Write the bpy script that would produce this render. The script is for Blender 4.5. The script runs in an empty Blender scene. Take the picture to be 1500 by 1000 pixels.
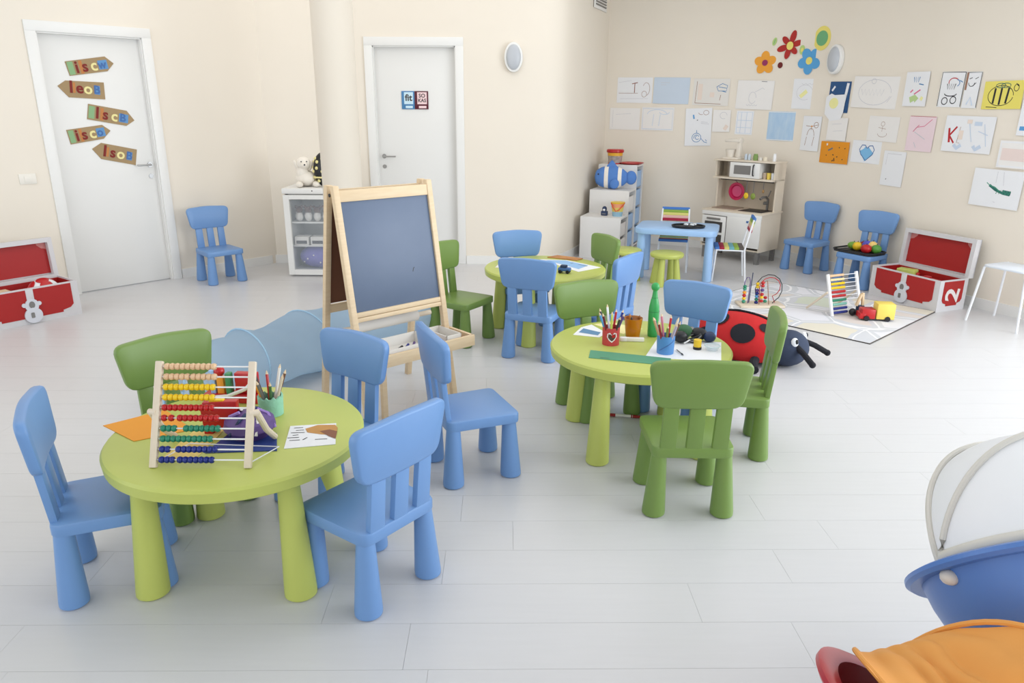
import bpy, bmesh, math, random
from mathutils import Vector, Matrix
C = bpy.context.scene.collection
PI = math.pi
random.seed(7)

# ------------------------------------------------------------------ camera, world, light, exposure
sc = bpy.context.scene
cd = bpy.data.cameras.new('camera'); cam = bpy.data.objects.new('camera', cd); C.objects.link(cam)
cam.location = (0, 0, 1.546)
cam.rotation_euler = (Matrix.Rotation(math.radians(90 - 17.61), 3, 'X') @ Matrix.Rotation(math.radians(0.31), 3, 'Z')).to_euler()
cd.sensor_width = 36.0; cd.lens = 1080.1 / 1500 * 36.0; cd.clip_start = 0.05
sc.camera = cam
sc.view_settings.view_transform = 'Standard'
sc.view_settings.look = 'None'
sc.view_settings.gamma = 1.0
sc.view_settings.use_curve_mapping = False
sc.view_settings.exposure = 0.0
w = bpy.data.worlds.new('world'); sc.world = w; w.use_nodes = True
bg = w.node_tree.nodes['Background']; bg.inputs[0].default_value = (0.86, 0.93, 1.0, 1); bg.inputs[1].default_value = 1.0

def area(name, loc, target, sx, sy, power, col):
    l = bpy.data.lights.new(name, 'AREA'); l.shape = 'RECTANGLE'; l.size = sx; l.size_y = sy; l.energy = power; l.color = col
    o = bpy.data.objects.new(name, l); C.objects.link(o); o.location = loc
    o.rotation_euler = (Vector(target) - Vector(loc)).to_track_quat('-Z', 'Y').to_euler()
    return o
area('window_daylight_right', (5.3, 2.2, 1.6), (0.0, 2.9, 0.7), 6.0, 2.6, 268, (0.90, 0.95, 1.0))
area('fill_light_behind', (-3.0, -4.6, 1.7), (1.6, 7.0, 1.5), 6.0, 2.6, 70, (1.0, 0.98, 0.95))  # added fill from behind the camera, turned to lift the drawing wall
area('window_daylight_left', (-5.6, 1.2, 1.7), (0.5, 4.6, 1.5), 4.0, 2.4, 45, (0.95, 0.98, 1.0))
area('overhead_fill', (-0.6, 5.0, 2.96), (-0.6, 5.0, 0), 5.5, 5.0, 62, (1.0, 0.98, 0.96))  # added soft overhead fill that evens out the ambient light, no fitting

# ------------------------------------------------------------------ helpers
def lin(v):
    v /= 255.0
    return v / 12.92 if v <= 0.04045 else ((v + 0.055) / 1.055) ** 2.4
def col(c): return (lin(c[0]), lin(c[1]), lin(c[2]), 1)
MC = {}
def mat(name, c, rough=0.5, var=0.05, scale=14, bump=0.0, metal=0.0, trans=0.0, alpha=1.0, stretch=None, spec=None, c2=None, emit=0):
    if name in MC: return MC[name]
    m = bpy.data.materials.new(name); m.use_nodes = True; nt = m.node_tree; b = nt.nodes['Principled BSDF']
    b.inputs['Roughness'].default_value = rough; b.inputs['Metallic'].default_value = metal
    b.inputs['Transmission Weight'].default_value = trans; b.inputs['Alpha'].default_value = alpha
    if spec is not None: b.inputs['Specular IOR Level'].default_value = spec
    tc = nt.nodes.new('ShaderNodeTexCoord'); mp = nt.nodes.new('ShaderNodeMapping'); nz = nt.nodes.new('ShaderNodeTexNoise')
    nz.inputs['Scale'].default_value = scale; nz.inputs['Detail'].default_value = 3
    if stretch: mp.inputs['Scale'].default_value = stretch
    nt.links.new(tc.outputs['Object'], mp.inputs[0]); nt.links.new(mp.outputs[0], nz.inputs[0])
    mx = nt.nodes.new('ShaderNodeMix'); mx.data_type = 'RGBA'
    k = col(c)
    mx.inputs[6].default_value = k
    mx.inputs[7].default_value = col(c2) if c2 else (k[0] * (1 - var), k[1] * (1 - var), k[2] * (1 - var), 1)
    nt.links.new(nz.outputs['Fac'], mx.inputs[0]); nt.links.new(mx.outputs[2], b.inputs['Base Color'])
    if bump:
        bp = nt.nodes.new('ShaderNodeBump'); bp.inputs['Strength'].default_value = bump; bp.inputs['Distance'].default_value = 0.01
        nt.links.new(nz.outputs['Fac'], bp.inputs['Height']); nt.links.new(bp.outputs[0], b.inputs['Normal'])
    MC[name] = m
    return m
def link(name, me, m, parent=None, smooth=True, ang=35):
    o = bpy.data.objects.new(name, me); C.objects.link(o)
    if m and not me.materials: me.materials.append(m)
    if smooth:
        me.polygons.foreach_set('use_smooth', [True] * len(me.polygons))
        me.set_sharp_from_angle(angle=math.radians(ang))
    if parent: o.parent = parent
    return o
def rot(rz=0, rx=0, ry=0):
    return Matrix.Rotation(rz, 4, 'Z') @ Matrix.Rotation(ry, 4, 'Y') @ Matrix.Rotation(rx, 4, 'X')
class MB:
    def __init__(s): s.b = bmesh.new()
    def box(s, c, d, rz=0, rx=0, ry=0, bev=0, seg=2):
        n0 = set(s.b.verts)
        M = Matrix.Translation(c) @ rot(rz, rx, ry) @ Matrix.Diagonal((d[0], d[1], d[2], 1))
        r = bmesh.ops.create_cube(s.b, size=1, matrix=M)
        if bev:
            es = list({e for v in r['verts'] for e in v.link_edges})
            bmesh.ops.bevel(s.b, geom=es, offset=bev, segments=seg, affect='EDGES', profile=0.5)
        return s
    def cyl(s, p0, p1, r0, r1=None, n=16, cap=True):
        p0 = Vector(p0); p1 = Vector(p1); d = p1 - p0; r1 = r0 if r1 is None else r1
        M = Matrix.Translation((p0 + p1) / 2) @ d.to_track_quat('Z', 'Y').to_matrix().to_4x4()
        bmesh.ops.create_cone(s.b, cap_ends=cap, segments=n, radius1=r0, radius2=r1, depth=d.length, matrix=M)
        return s
    def ball(s, c, r, u=14, v=9, rz=0, rx=0, ry=0):
        r = (r, r, r) if not hasattr(r, '__len__') else r
        M = Matrix.Translation(c) @ rot(rz, rx, ry) @ Matrix.Diagonal((r[0], r[1], r[2], 1))
        bmesh.ops.create_uvsphere(s.b, u_segments=u, v_segments=v, radius=1, matrix=M)
        return s
    def lathe(s, prof, n=32, M=None, loop=False):
        rings = []
        for r, z in prof:
            if r < 1e-5: rings.append([s.b.verts.new((0, 0, z))])
            else: rings.append([s.b.verts.new((r * math.cos(2 * PI * k / n), r * math.sin(2 * PI * k / n), z)) for k in range(n)])
        vs = [v for r in rings for v in r]
        for a, b in zip(rings, rings[1:] + ([rings[0]] if loop else [])):
            for k in range(n):
                j = (k + 1) % n
                if len(a) == 1 and len(b) == 1: continue
                if len(a) == 1: s.b.faces.new((a[0], b[j], b[k]))
                elif len(b) == 1: s.b.faces.new((a[k], a[j], b[0]))
                else: s.b.faces.new((a[k], a[j], b[j], b[k]))
        if M is not None: bmesh.ops.transform(s.b, matrix=M, verts=vs)
        bmesh.ops.recalc_face_normals(s.b, faces=s.b.faces)
        return s
    def prism(s, pts, t, M=None, bev=0):
        """polygon pts in the local XZ plane, extruded from y=0 to y=t"""
        vs = [s.b.verts.new((p[0], 0, p[1])) for p in pts]
        f = s.b.faces.new(vs)
        r = bmesh.ops.extrude_face_region(s.b, geom=[f])
        nv = [g for g in r['geom'] if isinstance(g, bmesh.types.BMVert)]
        bmesh.ops.translate(s.b, verts=nv, vec=(0, t, 0))
        allv = vs + nv
        fs = list({f for v in allv for f in v.link_faces}); bmesh.ops.recalc_face_normals(s.b, faces=fs)
        if bev:
            es = [e for e in {e for v in allv for e in v.link_edges} if abs(e.verts[0].co.y - e.verts[1].co.y) < 1e-6]
            rb = bmesh.ops.bevel(s.b, geom=es, offset=bev, segments=2, affect='EDGES', profile=0.5)
            allv = list({v for f in rb['faces'] for v in f.verts} | {v for v in allv if v.is_valid})
        if M is not None: bmesh.ops.transform(s.b, matrix=M, verts=allv)
        return s
    def strip(s, pts, wd, y=0.0):
        """flat ribbon along pts (x,z) lying in the XZ plane at depth y"""
        L = []
        for i, p in enumerate(pts):
            a = pts[max(0, i - 1)]; b = pts[min(len(pts) - 1, i + 1)]
            dx, dz = b[0] - a[0], b[1] - a[1]; l = math.hypot(dx, dz) or 1
            nx, nz = -dz / l * wd / 2, dx / l * wd / 2
            L.append((s.b.verts.new((p[0] + nx, y, p[1] + nz)), s.b.verts.new((p[0] - nx, y, p[1] - nz))))
        for a, b in zip(L, L[1:]): s.b.faces.new((a[0], a[1], b[1], b[0]))
        return s
    def flat(s, pts, y=0.0):
        s.b.faces.new([s.b.verts.new((p[0], y, p[1])) for p in pts]); return s
    def tube(s, pts, r, n=8, closed=False):
        P = [Vector(p) for p in pts]; rings = []
        N = len(P); up = Vector((0.123, 0.31, 0.94))
        for i in range(N):
            if closed: d = P[(i + 1) % N] - P[i - 1]
            else: d = P[min(N - 1, i + 1)] - P[max(0, i - 1)]
            d.normalize(); a = d.cross(up)
            if a.length < 1e-3: a = d.cross(Vector((1, 0, 0)))
            a.normalize(); b = d.cross(a)
            rings.append([s.b.verts.new(P[i] + (a * math.cos(2 * PI * k / n) + b * math.sin(2 * PI * k / n)) * r) for k in range(n)])
        for i in range(N if closed else N - 1):
            A = rings[i]; B = rings[(i + 1) % N]
            for k in range(n): s.b.faces.new((A[k], A[(k + 1) % n], B[(k + 1) % n], B[k]))
        if not closed:
            s.b.faces.new(rings[0]); s.b.faces.new(rings[-1])
        bmesh.ops.recalc_face_normals(s.b, faces=s.b.faces)
        return s
    def grid(s, f, nu, nv, closeu=False):
        V = [[s.b.verts.new(f(i / nu, j / nv)) for j in range(nv + 1)] for i in range(nu + (0 if closeu else 1))]
        for i in range(nu):
            for j in range(nv):
                i2 = (i + 1) % len(V)
                s.b.faces.new((V[i][j], V[i2][j], V[i2][j + 1], V[i][j + 1]))
        bmesh.ops.recalc_face_normals(s.b, faces=s.b.faces)
        return s
    def build(s, name, m, parent=None, smooth=True, ang=35):
        me = bpy.data.meshes.new(name); s.b.to_mesh(me); s.b.free()
        return link(name, me, m, parent, smooth, ang)
def rrect(w, h, r, n=5, cx=0, cz=0):
    out = []
    for (x, z, a0) in ((w / 2 - r, -h / 2 + r, -90), (w / 2 - r, h / 2 - r, 0), (-w / 2 + r, h / 2 - r, 90), (-w / 2 + r, -h / 2 + r, 180)):
        for k in range(n + 1):
            a = math.radians(a0 + 90 * k / n); out.append((cx + x + r * math.cos(a), cz + z + r * math.sin(a)))
    return out
def ell(rx, rz, n=20, cx=0, cz=0, a0=0):
    return [(cx + rx * math.cos(2 * PI * k / n) * math.cos(a0) - rz * math.sin(2 * PI * k / n) * math.sin(a0),
             cz + rx * math.cos(2 * PI * k / n) * math.sin(a0) + rz * math.sin(2 * PI * k / n) * math.cos(a0)) for k in range(n)]
def poly_round(pts, r, n=4):
    out = []; N = len(pts)
    for i in range(N):
        p = Vector(pts[i]); a = (Vector(pts[i - 1]) - p); b = (Vector(pts[(i + 1) % N]) - p)
        ra = min(r, a.length * .45); rb = min(r, b.length * .45)
        A = p + a.normalized() * ra; B = p + b.normalized() * rb
        for k in range(n + 1):
            t = k / n; q = A * (1 - t) ** 2 + p * 2 * t * (1 - t) + B * t * t; out.append((q.x, q.y))
    return out
def tag(o, label, cat, group=None):
    o['label'] = label; o['category'] = cat
    if group: o['group'] = group
    return o
def T(name, label, cat, loc, rz=0, group=None):
    o = bpy.data.objects.new(name, None); C.objects.link(o); o.empty_display_size = 0.1
    o.location = loc; o.rotation_euler = (0, 0, math.radians(rz))
    return tag(o, label, cat, group)
def dup(root, loc, rz, label):
    r = root.copy(); C.objects.link(r); r.location = loc; r.rotation_euler = (0, 0, math.radians(rz)); r['label'] = label
    for ch in list(root.children):
        c = ch.copy(); C.objects.link(c); c.parent = r
        for g in ch.children:
            d = g.copy(); C.objects.link(d); d.parent = c
    return r
def struct(o): o['kind'] = 'structure'; return o
def text_mesh(txt, size, depth=0.0005, bold=0.025):
    cu = bpy.data.curves.new('t', 'FONT'); cu.body = txt; cu.size = size; cu.align_x = 'CENTER'; cu.align_y = 'CENTER'; cu.extrude = depth; cu.offset = size * bold; cu.resolution_u = 3
    o = bpy.data.objects.new('t', cu); C.objects.link(o)
    me = bpy.data.meshes.new_from_object(o.evaluated_get(bpy.context.evaluated_depsgraph_get()))
    bpy.data.objects.remove(o); bpy.data.curves.remove(cu)
    return me
def text(name, txt, size, m, parent, loc, rx=90, ry=0, rz=0, sx=1.0):
    me = text_mesh(txt, size)
    me.transform(Matrix.Translation(loc) @ rot(math.radians(rz), 0, 0) @ Matrix.Rotation(math.radians(ry), 4, 'Y') @ Matrix.Rotation(math.radians(rx), 4, 'X') @ Matrix.Diagonal((sx, 1, 1, 1)))
    me.materials.clear()
    return link(name, me, m, parent, smooth=False)

# ------------------------------------------------------------------ materials
WALL = mat('wall_paint', (238, 229, 215), 0.85, 0.03, 3, 0.02)
WHITE = mat('white_paint', (236, 235, 232), 0.45, 0.02)
DOORW = mat('door_white', (233, 232, 229), 0.5, 0.02, 4)
PLANK = mat('white_plank', (211, 210, 211), 0.3, 0.06, 5, 0.03, stretch=(0.7, 9, 1))
GAP = mat('floor_base', (186, 184, 182), 0.8)
BLUE = mat('blue_plastic', (111, 151, 203), 0.38, 0.03, 30)
GREEN = mat('green_plastic', (115, 143, 70), 0.4, 0.03, 30)
LIME = mat('lime_plastic', (188, 197, 100), 0.4, 0.03, 30)
PALEBLUE = mat('pale_blue_plastic', (160, 196, 238), 0.4, 0.03, 30)
PINE = mat('pine_wood', (231, 209, 176), 0.5, 0.10, 10, 0.02, stretch=(1, 1, 8), c2=(215, 187, 148))
PINEL = mat('pale_wood', (226, 211, 190), 0.5, 0.08, 12, stretch=(1, 1, 6))
BIRCH = mat('birch_veneer', (226, 213, 194), 0.5, 0.06, 8, stretch=(6, 1, 1))
SLATE = mat('slate_chalkboard', (86, 102, 128), 0.45, 0.12, 5, c2=(104, 118, 142))
BROWNB = mat('brown_hardboard', (110, 66, 42), 0.7, 0.1)
RED = mat('red_card', (172, 22, 20), 0.5, 0.06)
REDP = mat('red_plastic', (190, 30, 34), 0.3, 0.04)
CHESTW = mat('chest_grey_white', (214, 212, 214), 0.5, 0.03)
STEEL = mat('brushed_steel', (170, 170, 170), 0.3, 0.05, metal=0.9)
GREYM = mat('grey_metal', (132, 130, 128), 0.4, 0.05, metal=0.4)
BLACK = mat('black_plastic', (22, 23, 28), 0.4, 0.1)
DARK = mat('dark_grey', (62, 58, 56), 0.35, 0.1)
PAPER = mat('white_paper', (238, 239, 242), 0.75, 0.02)
PAPERW = mat('off_white_paper', (232, 228, 222), 0.75, 0.03)
CREAM = mat('cream_paint', (240, 228, 160), 0.6)
YELLOW = mat('yellow_paint', (240, 200, 40), 0.4)
ORANGE = mat('orange_card', (238, 158, 48), 0.7, 0.05)
SKYB = mat('sky_blue_print', (92, 160, 215), 0.6)
NAVY = mat('navy_blue', (34, 52, 88), 0.5)
PURPLE = mat('purple', (100, 74, 140), 0.5, 0.3)
TEAL = mat('teal_green', (60, 150, 120), 0.45)
BEADB = mat('deep_blue_bead', (20, 40, 130), 0.3)
BEADG = mat('green_bead', (30, 130, 100), 0.3)
BEADR = mat('red_bead', (185, 15, 20), 0.3)
BEADY = mat('yellow_bead', (240, 200, 20), 0.3)
BEADN = mat('natural_bead', (228, 190, 150), 0.4)

# ------------------------------------------------------------------ walls
def spline(W, n=8):
    P = [Vector(W[0]) * 2 - Vector(W[1])] + [Vector(p) for p in W] + [Vector(W[-1]) * 2 - Vector(W[-2])]; out = []
    for i in range(1, len(P) - 2):
        a, b, c, d = P[i - 1:i + 3]
        for k in range(n):
            t = k / n
            out.append(.5 * (2 * b + (c - a) * t + (2 * a - 5 * b + 4 * c - d) * t * t + (3 * b - a - 3 * c + d) * t ** 3))
    out.append(Vector(W[-1])); return out
WR = spline([(1.08, 9.05), (1.65, 8.8), (2.33, 8.42), (2.9, 7.93), (3.27, 7.2), (3.552, 6.453), (3.76, 5.95), (3.965, 5.5), (4.25, 4.9)])
WB = [Vector((-0.55, 7.53)), Vector((0.1, 7.53)), Vector((0.27, 7.535)), Vector((0.40, 7.57)), Vector((0.49, 7.64)), Vector((0.55, 7.75)), Vector((0.62, 7.90)), Vector((1.08, 9.05))]
HC = 3.0
def wallmesh(mb, P, z0, z1, t, off=0.0):
    """wall along P (viewer left to right), room on the right hand of travel; front face offset off into the room, thickness t behind"""
    N = len(P); nrm = []
    for i in range(N):
        d = P[min(N - 1, i + 1)] - P[max(0, i - 1)]; d.normalize(); nrm.append(Vector((d.y, -d.x)))
    F = [P[i] + nrm[i] * off for i in range(N)]; B = [P[i] - nrm[i] * (t - off) for i in range(N)]
    v = [[mb.b.verts.new((q.x, q.y, z)) for q in S] for S, z in ((F, z0), (F, z1), (B, z1), (B, z0))]
    for i in range(N - 1):
        for a in range(4):
            b = (a + 1) % 4; mb.b.faces.new((v[a][i], v[a][i + 1], v[b][i + 1], v[b][i]))
    mb.b.faces.new([v[a][0] for a in range(4)]); mb.b.faces.new([v[a][-1] for a in range(4)])
    bmesh.ops.recalc_face_normals(mb.b, faces=mb.b.faces)
DU = Vector((0.672, 0.741)); DN = Vector((0.741, -0.672))      # door 1 wall direction, normal into the room
L0 = Vector((-3.733, 6.173)) + DN * 0.05                        # wall face at the left jamb of door 1
LW = 0.80
mb = MB()
wallmesh(mb, [L0 - DU * 2.6, L0], 0, HC, 0.12)
wallmesh(mb, [L0 + DU * LW, L0 + DU * (LW + 1.25)], 0, HC, 0.12)
wallmesh(mb, [L0, L0 + DU * LW], 2.09, HC, 0.12)
struct(mb.build('wall_left', WALL, smooth=False))
LC = L0 + DU * (LW + 1.02)   # left room corner
mb = MB()
d2l, d2r = -1.35, -0.554
wallmesh(mb, [Vector((LC.x - 0.3, 7.53)), Vector((d2l, 7.53))], 0, HC, 0.12)
wallmesh(mb, [Vector((d2l, 7.53)), Vector((d2r, 7.53))], 2.10, HC, 0.12)
wallmesh(mb, [Vector((d2r, 7.53))] + WB[1:], 0, HC, 0.12)
struct(mb.build('wall_back', WALL))
mb = MB(); wallmesh(mb, WR, 0, HC, 0.12); struct(mb.build('wall_right', WALL))
mb = MB(); mb.box((-0.3, 2.2, HC + 0.06), (11.0, 15.0, 0.12)); struct(mb.build('ceiling', WHITE, smooth=False))
for nm, segs in (('baseboard_left', [[L0 - DU * 2.6, L0 - DU * 0.08], [L0 + DU * (LW + 0.08), LC]]),
                 ('baseboard_back', [[Vector((LC.x + .01, 7.53)), Vector((d2l - .08, 7.53))], [Vector((d2r + .08, 7.53))] + WB[1:-1] + [WB[-1] * .98 + WB[-2] * .02]]),
                 ('baseboard_right', [WR])):
    mb = MB()
    for s_ in segs: wallmesh(mb, s_, 0.0, 0.085, 0.013, 0.012)
    struct(mb.build(nm, WHITE))
# round column
mb = MB(); mb.cyl((-1.445, 6.36, 0), (-1.445, 6.36, HC), 0.166, n=48, cap=False); struct(mb.build('column', mat('column_paint', (226, 217, 203), 0.7, 0.02, 3)))

# floor: slab + single planks
mb = MB(); mb.box((0, 4, -0.035), (13, 13, 0.03)); fl = struct(mb.build('floor', GAP, smooth=False))
PR = math.radians(0.83)
mb = MB(); mb.box((0, 0, -0.010), (1.198, 0.1985, 0.02)); pl0 = None
px_ = MB(); px_.box((0, 0, -0.010), (1.1993, 0.1990, 0.02)); pme = bpy.data.meshes.new('plank'); px_.b.to_mesh(pme); px_.b.free(); pme.materials.append(PLANK)
mb.b.free()
offs = {0: -0.285, 1: -0.566, 2: -0.204}
def left_lim(y): return max(-5.2, (LC.x - (7.6 - y) * 0.907) - 0.4) if y < 7.6 else -2.7
def right_lim(y):
    xs = [p.x for p in WR if abs(p.y - y) < 0.35]
    return (max(xs) if xs else 4.3) + 0.3
for k in range(-1, 38):
    v = 1.743 + 0.2 * k + 0.1
    o0 = offs.get(k, random.uniform(-0.6, 0.6))
    ymax = v + 0.1
    for j in range(-5, 5):
        xc = o0 + 0.6 + 1.2 * j; x0, x1 = xc - 0.6, xc + 0.6
        if v < 4.4:
            lim = 0.85 * v + 0.7
            if x0 > lim or x1 < -lim: continue
        if x1 < left_lim(v) or x0 > right_lim(v): continue
        if v > 7.75 and x1 < 0.5: continue
        if v > 9.2: continue
        o = bpy.data.objects.new('plank', pme); C.objects.link(o); o.parent = fl
        o.rotation_euler = (0, 0, PR)
        o.location = (xc * math.cos(PR) - v * math.sin(PR), xc * math.sin(PR) + v * math.cos(PR), 0)

# doors
def handle(mb, x, z, y, sgn):
    mb.cyl((x, y, z), (x, y - 0.045, z), 0.009, n=10); mb.tube([(x, y - 0.042, z), (x + sgn * .03, y - .045, z), (x + sgn * 0.12, y - 0.042, z)], 0.008)
    mb.lathe([(0.0, 0), (0.022, 0), (0.022, 0.008), (0, 0.008)], 16, Matrix.Translation((x, y, z)) @ Matrix.Rotation(PI / 2, 4, 'X'))
def door(name, loc, yaw, wd, ht, hx, hz, sgn):
    d = bpy.data.objects.new(name, None); C.objects.link(d); d.location = loc; d.rotation_euler = (0, 0, yaw); struct(d)
    mb = MB(); mb.box((wd / 2, 0.07, ht / 2 + .002), (wd - 0.006, 0.04, ht - 0.008), bev=0.002); leaf = mb.build('door_leaf', DOORW, d)
    mb = MB()
    for x in (-0.036, wd + 0.036): mb.box((x, -0.006, (ht + .0) / 2), (0.078, 0.022, ht), bev=0.003)
    mb.box((wd / 2, -0.006, ht + 0.038), (wd + 0.15, 0.022, 0.078), bev=0.003)
    mb.build('door_frame', WHITE, d)
    mb = MB()
    for x in (0.006, wd - 0.006): mb.box((x, 0.05, ht / 2), (0.012, 0.098, ht))
    mb.box((wd / 2, 0.05, ht - 0.006), (wd, 0.098, 0.012)); mb.build('door_jamb', WHITE, d)
    mb = MB(); handle(mb, hx, hz, 0.05, sgn); mb.build('door_handle', STEEL, leaf)
    mb = MB(); mb.lathe([(0, 0), (0.02, 0), (0.02, 0.006), (0, 0.006)], 14, Matrix.Translation((hx, 0.05, hz - 0.10)) @ Matrix.Rotation(PI / 2, 4, 'X')); mb.build('keyhole', STEEL, leaf)
    return d
y1 = math.atan2(DU.y, DU.x)
door('door_1', (L0.x, L0.y, 0), y1, LW, 2.09, 0.745, 1.045, -1)
door('door_2', (d2l, 7.53, 0), 0, d2r - d2l, 2.10, 0.065, 1.075, 1)

# ------------------------------------------------------------------ wall lamps, vent, switch
LAMPG = mat('lamp_diffuser', (190, 194, 200), 0.35, 0.05)
def lamp(loc, yaw, label):
    t = T('wall_lamp', label, 'lamp', loc, math.degrees(yaw), 'oval wall lamps')
    mb = MB(); mb.prism(ell(0.088, 0.135, 32), 0.05, Matrix.Translation((0, -0.05, 0)), bev=0.008); mb.build('lamp_base', WHITE, t)
    mb = MB(); mb.ball((0, -0.05, 0), (0.07, 0.03, 0.115), 24, 12); mb.build('diffuser', LAMPG, t)
    return t
lamp((0.0, 7.528, 2.0), 0, 'oval white wall lamp with grey diffuser right of the plain door')
def wallR(s):
    a = 0
    for p, q in zip(WR, WR[1:]):
        l = (q - p).length
        if a + l >= s or q is WR[-1]:
            t = q - p; t.normalize(); return p + t * (s - a), math.atan2(t.y, t.x)
        a += l
p, a = wallR(2.575); lamp((p.x, p.y, 2.0), a, 'oval white wall lamp beside the flower stickers on the drawing wall')
rv = Vector((0.36, 0.93)); rv.normalize()
q = Vector((1.08, 9.05)) - rv * 0.42
t = T('air_vent', 'white slatted air vent high on the wall near the room corner', 'vent', (q.x, q.y, 2.66), math.degrees(math.atan2(rv.y, rv.x)))
mb = MB(); mb.box((0, -0.006, 0.0), (0.5, 0.012, 0.22), bev=0.003); mb.build('vent_frame', WHITE, t)
for k in range(6):
    mb = MB(); mb.box((0, -0.014, -0.07 + k * 0.028), (0.42, 0.008, 0.016), rx=0.5); mb.build('slat', GREYM, t)
q = L0 - DU * 0.235
t = T('light_switch', 'white rectangular light switch on the wall left of the sign door', 'switch', (q.x, q.y, 0.985), math.degrees(y1))
mb = MB(); mb.box((0, -0.004, 0), (0.12, 0.008, 0.08), bev=0.002); mb.build('switch_plate', mat('switch_cream', (240, 235, 225), .5), t)
mb = MB(); mb.box((0, -0.010, 0), (0.05, 0.006, 0.05), bev=0.001); mb.build('switch_button', MC['switch_cream'], t)

# ------------------------------------------------------------------ arrow signs on door 1 and notices on door 2
KRAFT = mat('kraft_card', (168, 142, 104), 0.8, 0.12, 20)
SGR = mat('sign_green', (140, 178, 130), 0.8); SOR = mat('sign_orange', (196, 128, 72), 0.8); SBL = mat('sign_blue', (100, 150, 200), 0.8)
SRD = mat('sign_red', (128, 30, 24), 0.7); SCR = mat('sign_cream', (238, 226, 160), 0.7); SDB = mat('sign_dark_blue', (70, 110, 170), 0.7)
signs = [
 ([(-3.604, 1.879), (-3.397, 1.931), (-3.354, 1.879), (-3.392, 1.816), (-3.591, 1.77)], 'iscw', 'right', 1, 'topmost kraft arrow sign on the door, pointing right'),
 ([(-3.66, 1.691), (-3.617, 1.734), (-3.422, 1.726), (-3.427, 1.592), (-3.612, 1.605)], 'IeoB', 'left', 0, 'second kraft arrow sign from the door top, pointing left'),
 ([(-3.521, 1.556), (-3.321, 1.501), (-3.285, 1.421), (-3.334, 1.377), (-3.539, 1.434)], 'IscB', 'right', 1, 'third kraft arrow sign from the door top, sloping down to the right'),
 ([(-3.654, 1.351), (-3.466, 1.388), (-3.425, 1.34), (-3.468, 1.275), (-3.643, 1.236)], 'isco', 'right', 1, 'fourth kraft arrow sign from the door top, pointing right and up'),
 ([(-3.538, 1.195), (-3.485, 1.242), (-3.295, 1.177), (-3.314, 1.046), (-3.498, 1.11)], 'IsoB', 'left', 0, 'lowest kraft arrow sign on the door, nearest the handle')]
for pts, txt, dr, patch, lb in signs:
    P = [((x + 3.733) / 0.672, z) for x, z in pts]
    cx = sum(p[0] for p in P) / 5; cz = sum(p[1] for p in P) / 5
    o = Vector((L0.x, L0.y)) - DN * 0.0495 + DU * cx
    t = T('arrow_sign', lb, 'sign', (o.x, o.y, cz), math.degrees(y1), 'kraft arrow signs on the door')
    Q = [(p[0] - cx, p[1] - cz) for p in P]
    mb = MB(); mb.prism(Q, 0.004, Matrix.Translation((0, -0.004, 0))); mb.build('sign_board', KRAFT, t, smooth=False)
    if dr == 'right': s0 = ((Q[0][0] + Q[4][0]) / 2, (Q[0][1] + Q[4][1]) / 2); s1 = Q[2]
    else: s0 = Q[0]; s1 = ((Q[2][0] + Q[3][0]) / 2, (Q[2][1] + Q[3][1]) / 2)
    ux, uz = s1[0] - s0[0], s1[1] - s0[1]; an = math.degrees(math.atan2(uz, ux))
    def at(f): return (s0[0] + ux * f, s0[1] + uz * f)
    fr = (0.20, 0.37, 0.56, 0.74) if dr == 'right' else (0.28, 0.46, 0.64, 0.83)
    hh = 0.045
    def patchbox(f0, f1, m, hh=0.05, y=-0.0048):
        a, b = at(f0), at(f1); l = math.hypot(ux, uz); nx, nz = -uz / l * hh, ux / l * hh
        mb = MB(); mb.flat([(a[0] - nx, a[1] - nz), (b[0] - nx, b[1] - nz), (b[0] + nx, b[1] + nz), (a[0] + nx, a[1] + nz)], y); mb.build('colour_patch', m, t, smooth=False)
    if patch:
        patchbox(0.02, 0.14, SGR); patchbox(0.26, 0.33, SOR); patchbox(0.66, 0.86, SBL, 0.035)
    else:
        patchbox(0.32, 0.37, SOR, 0.04); patchbox(0.78, 0.9, SBL, 0.035)
    for ch, f, m, sz in zip(txt, fr, (SRD, SRD, SCR, SDB), (0.13, 0.12, 0.12, 0.09)):
        a = at(f); text('letter', ch, sz, m, t, (a[0], -0.0062, a[1]), ry=-an)
def notice(x0, x1, z0, z1, mf, mi, words, lb, cut):
    t = T('door_notice', lb, 'notice', ((x0 + x1) / 2, 7.578, (z0 + z1) / 2))
    w_, h_ = x1 - x0, z1 - z0
    mb = MB(); mb.box((0, -0.004, 0), (w_, 0.006, h_), bev=0.001); mb.build('notice_frame', mf, t)
    mb = MB(); mb.box((0.006, -0.0075, 0.018), (w_ * .7, 0.002, h_ * .66)); mb.build('notice_sheet', mi, t)
    mb = MB(); mb.box((0.01, -0.0075, -h_ * .38), (w_ * .55, 0.002, h_ * .13)); mb.build('notice_label', mi, t)
    for wd, sz, z in words: text('lettering', wd, sz, DARK, t, (0.006, -0.0095, z))
notice(-1.09, -0.965, 1.524, 1.692, mat('notice_blue', (70, 130, 180), 0.4), mat('notice_pale_blue', (205, 232, 245), 0.5), [('fit', 0.085, 0.02)], 'blue framed notice reading fit on the plain door', 0)
notice(-0.963, -0.83, 1.524, 1.692, mat('notice_maroon', (88, 14, 38), 0.4), mat('notice_pink', (246, 214, 216), 0.5), [('SO', 0.05, 0.04), ('KAS', 0.045, -0.004)], 'maroon framed pink notice on the plain door beside the blue one', 0)

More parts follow.
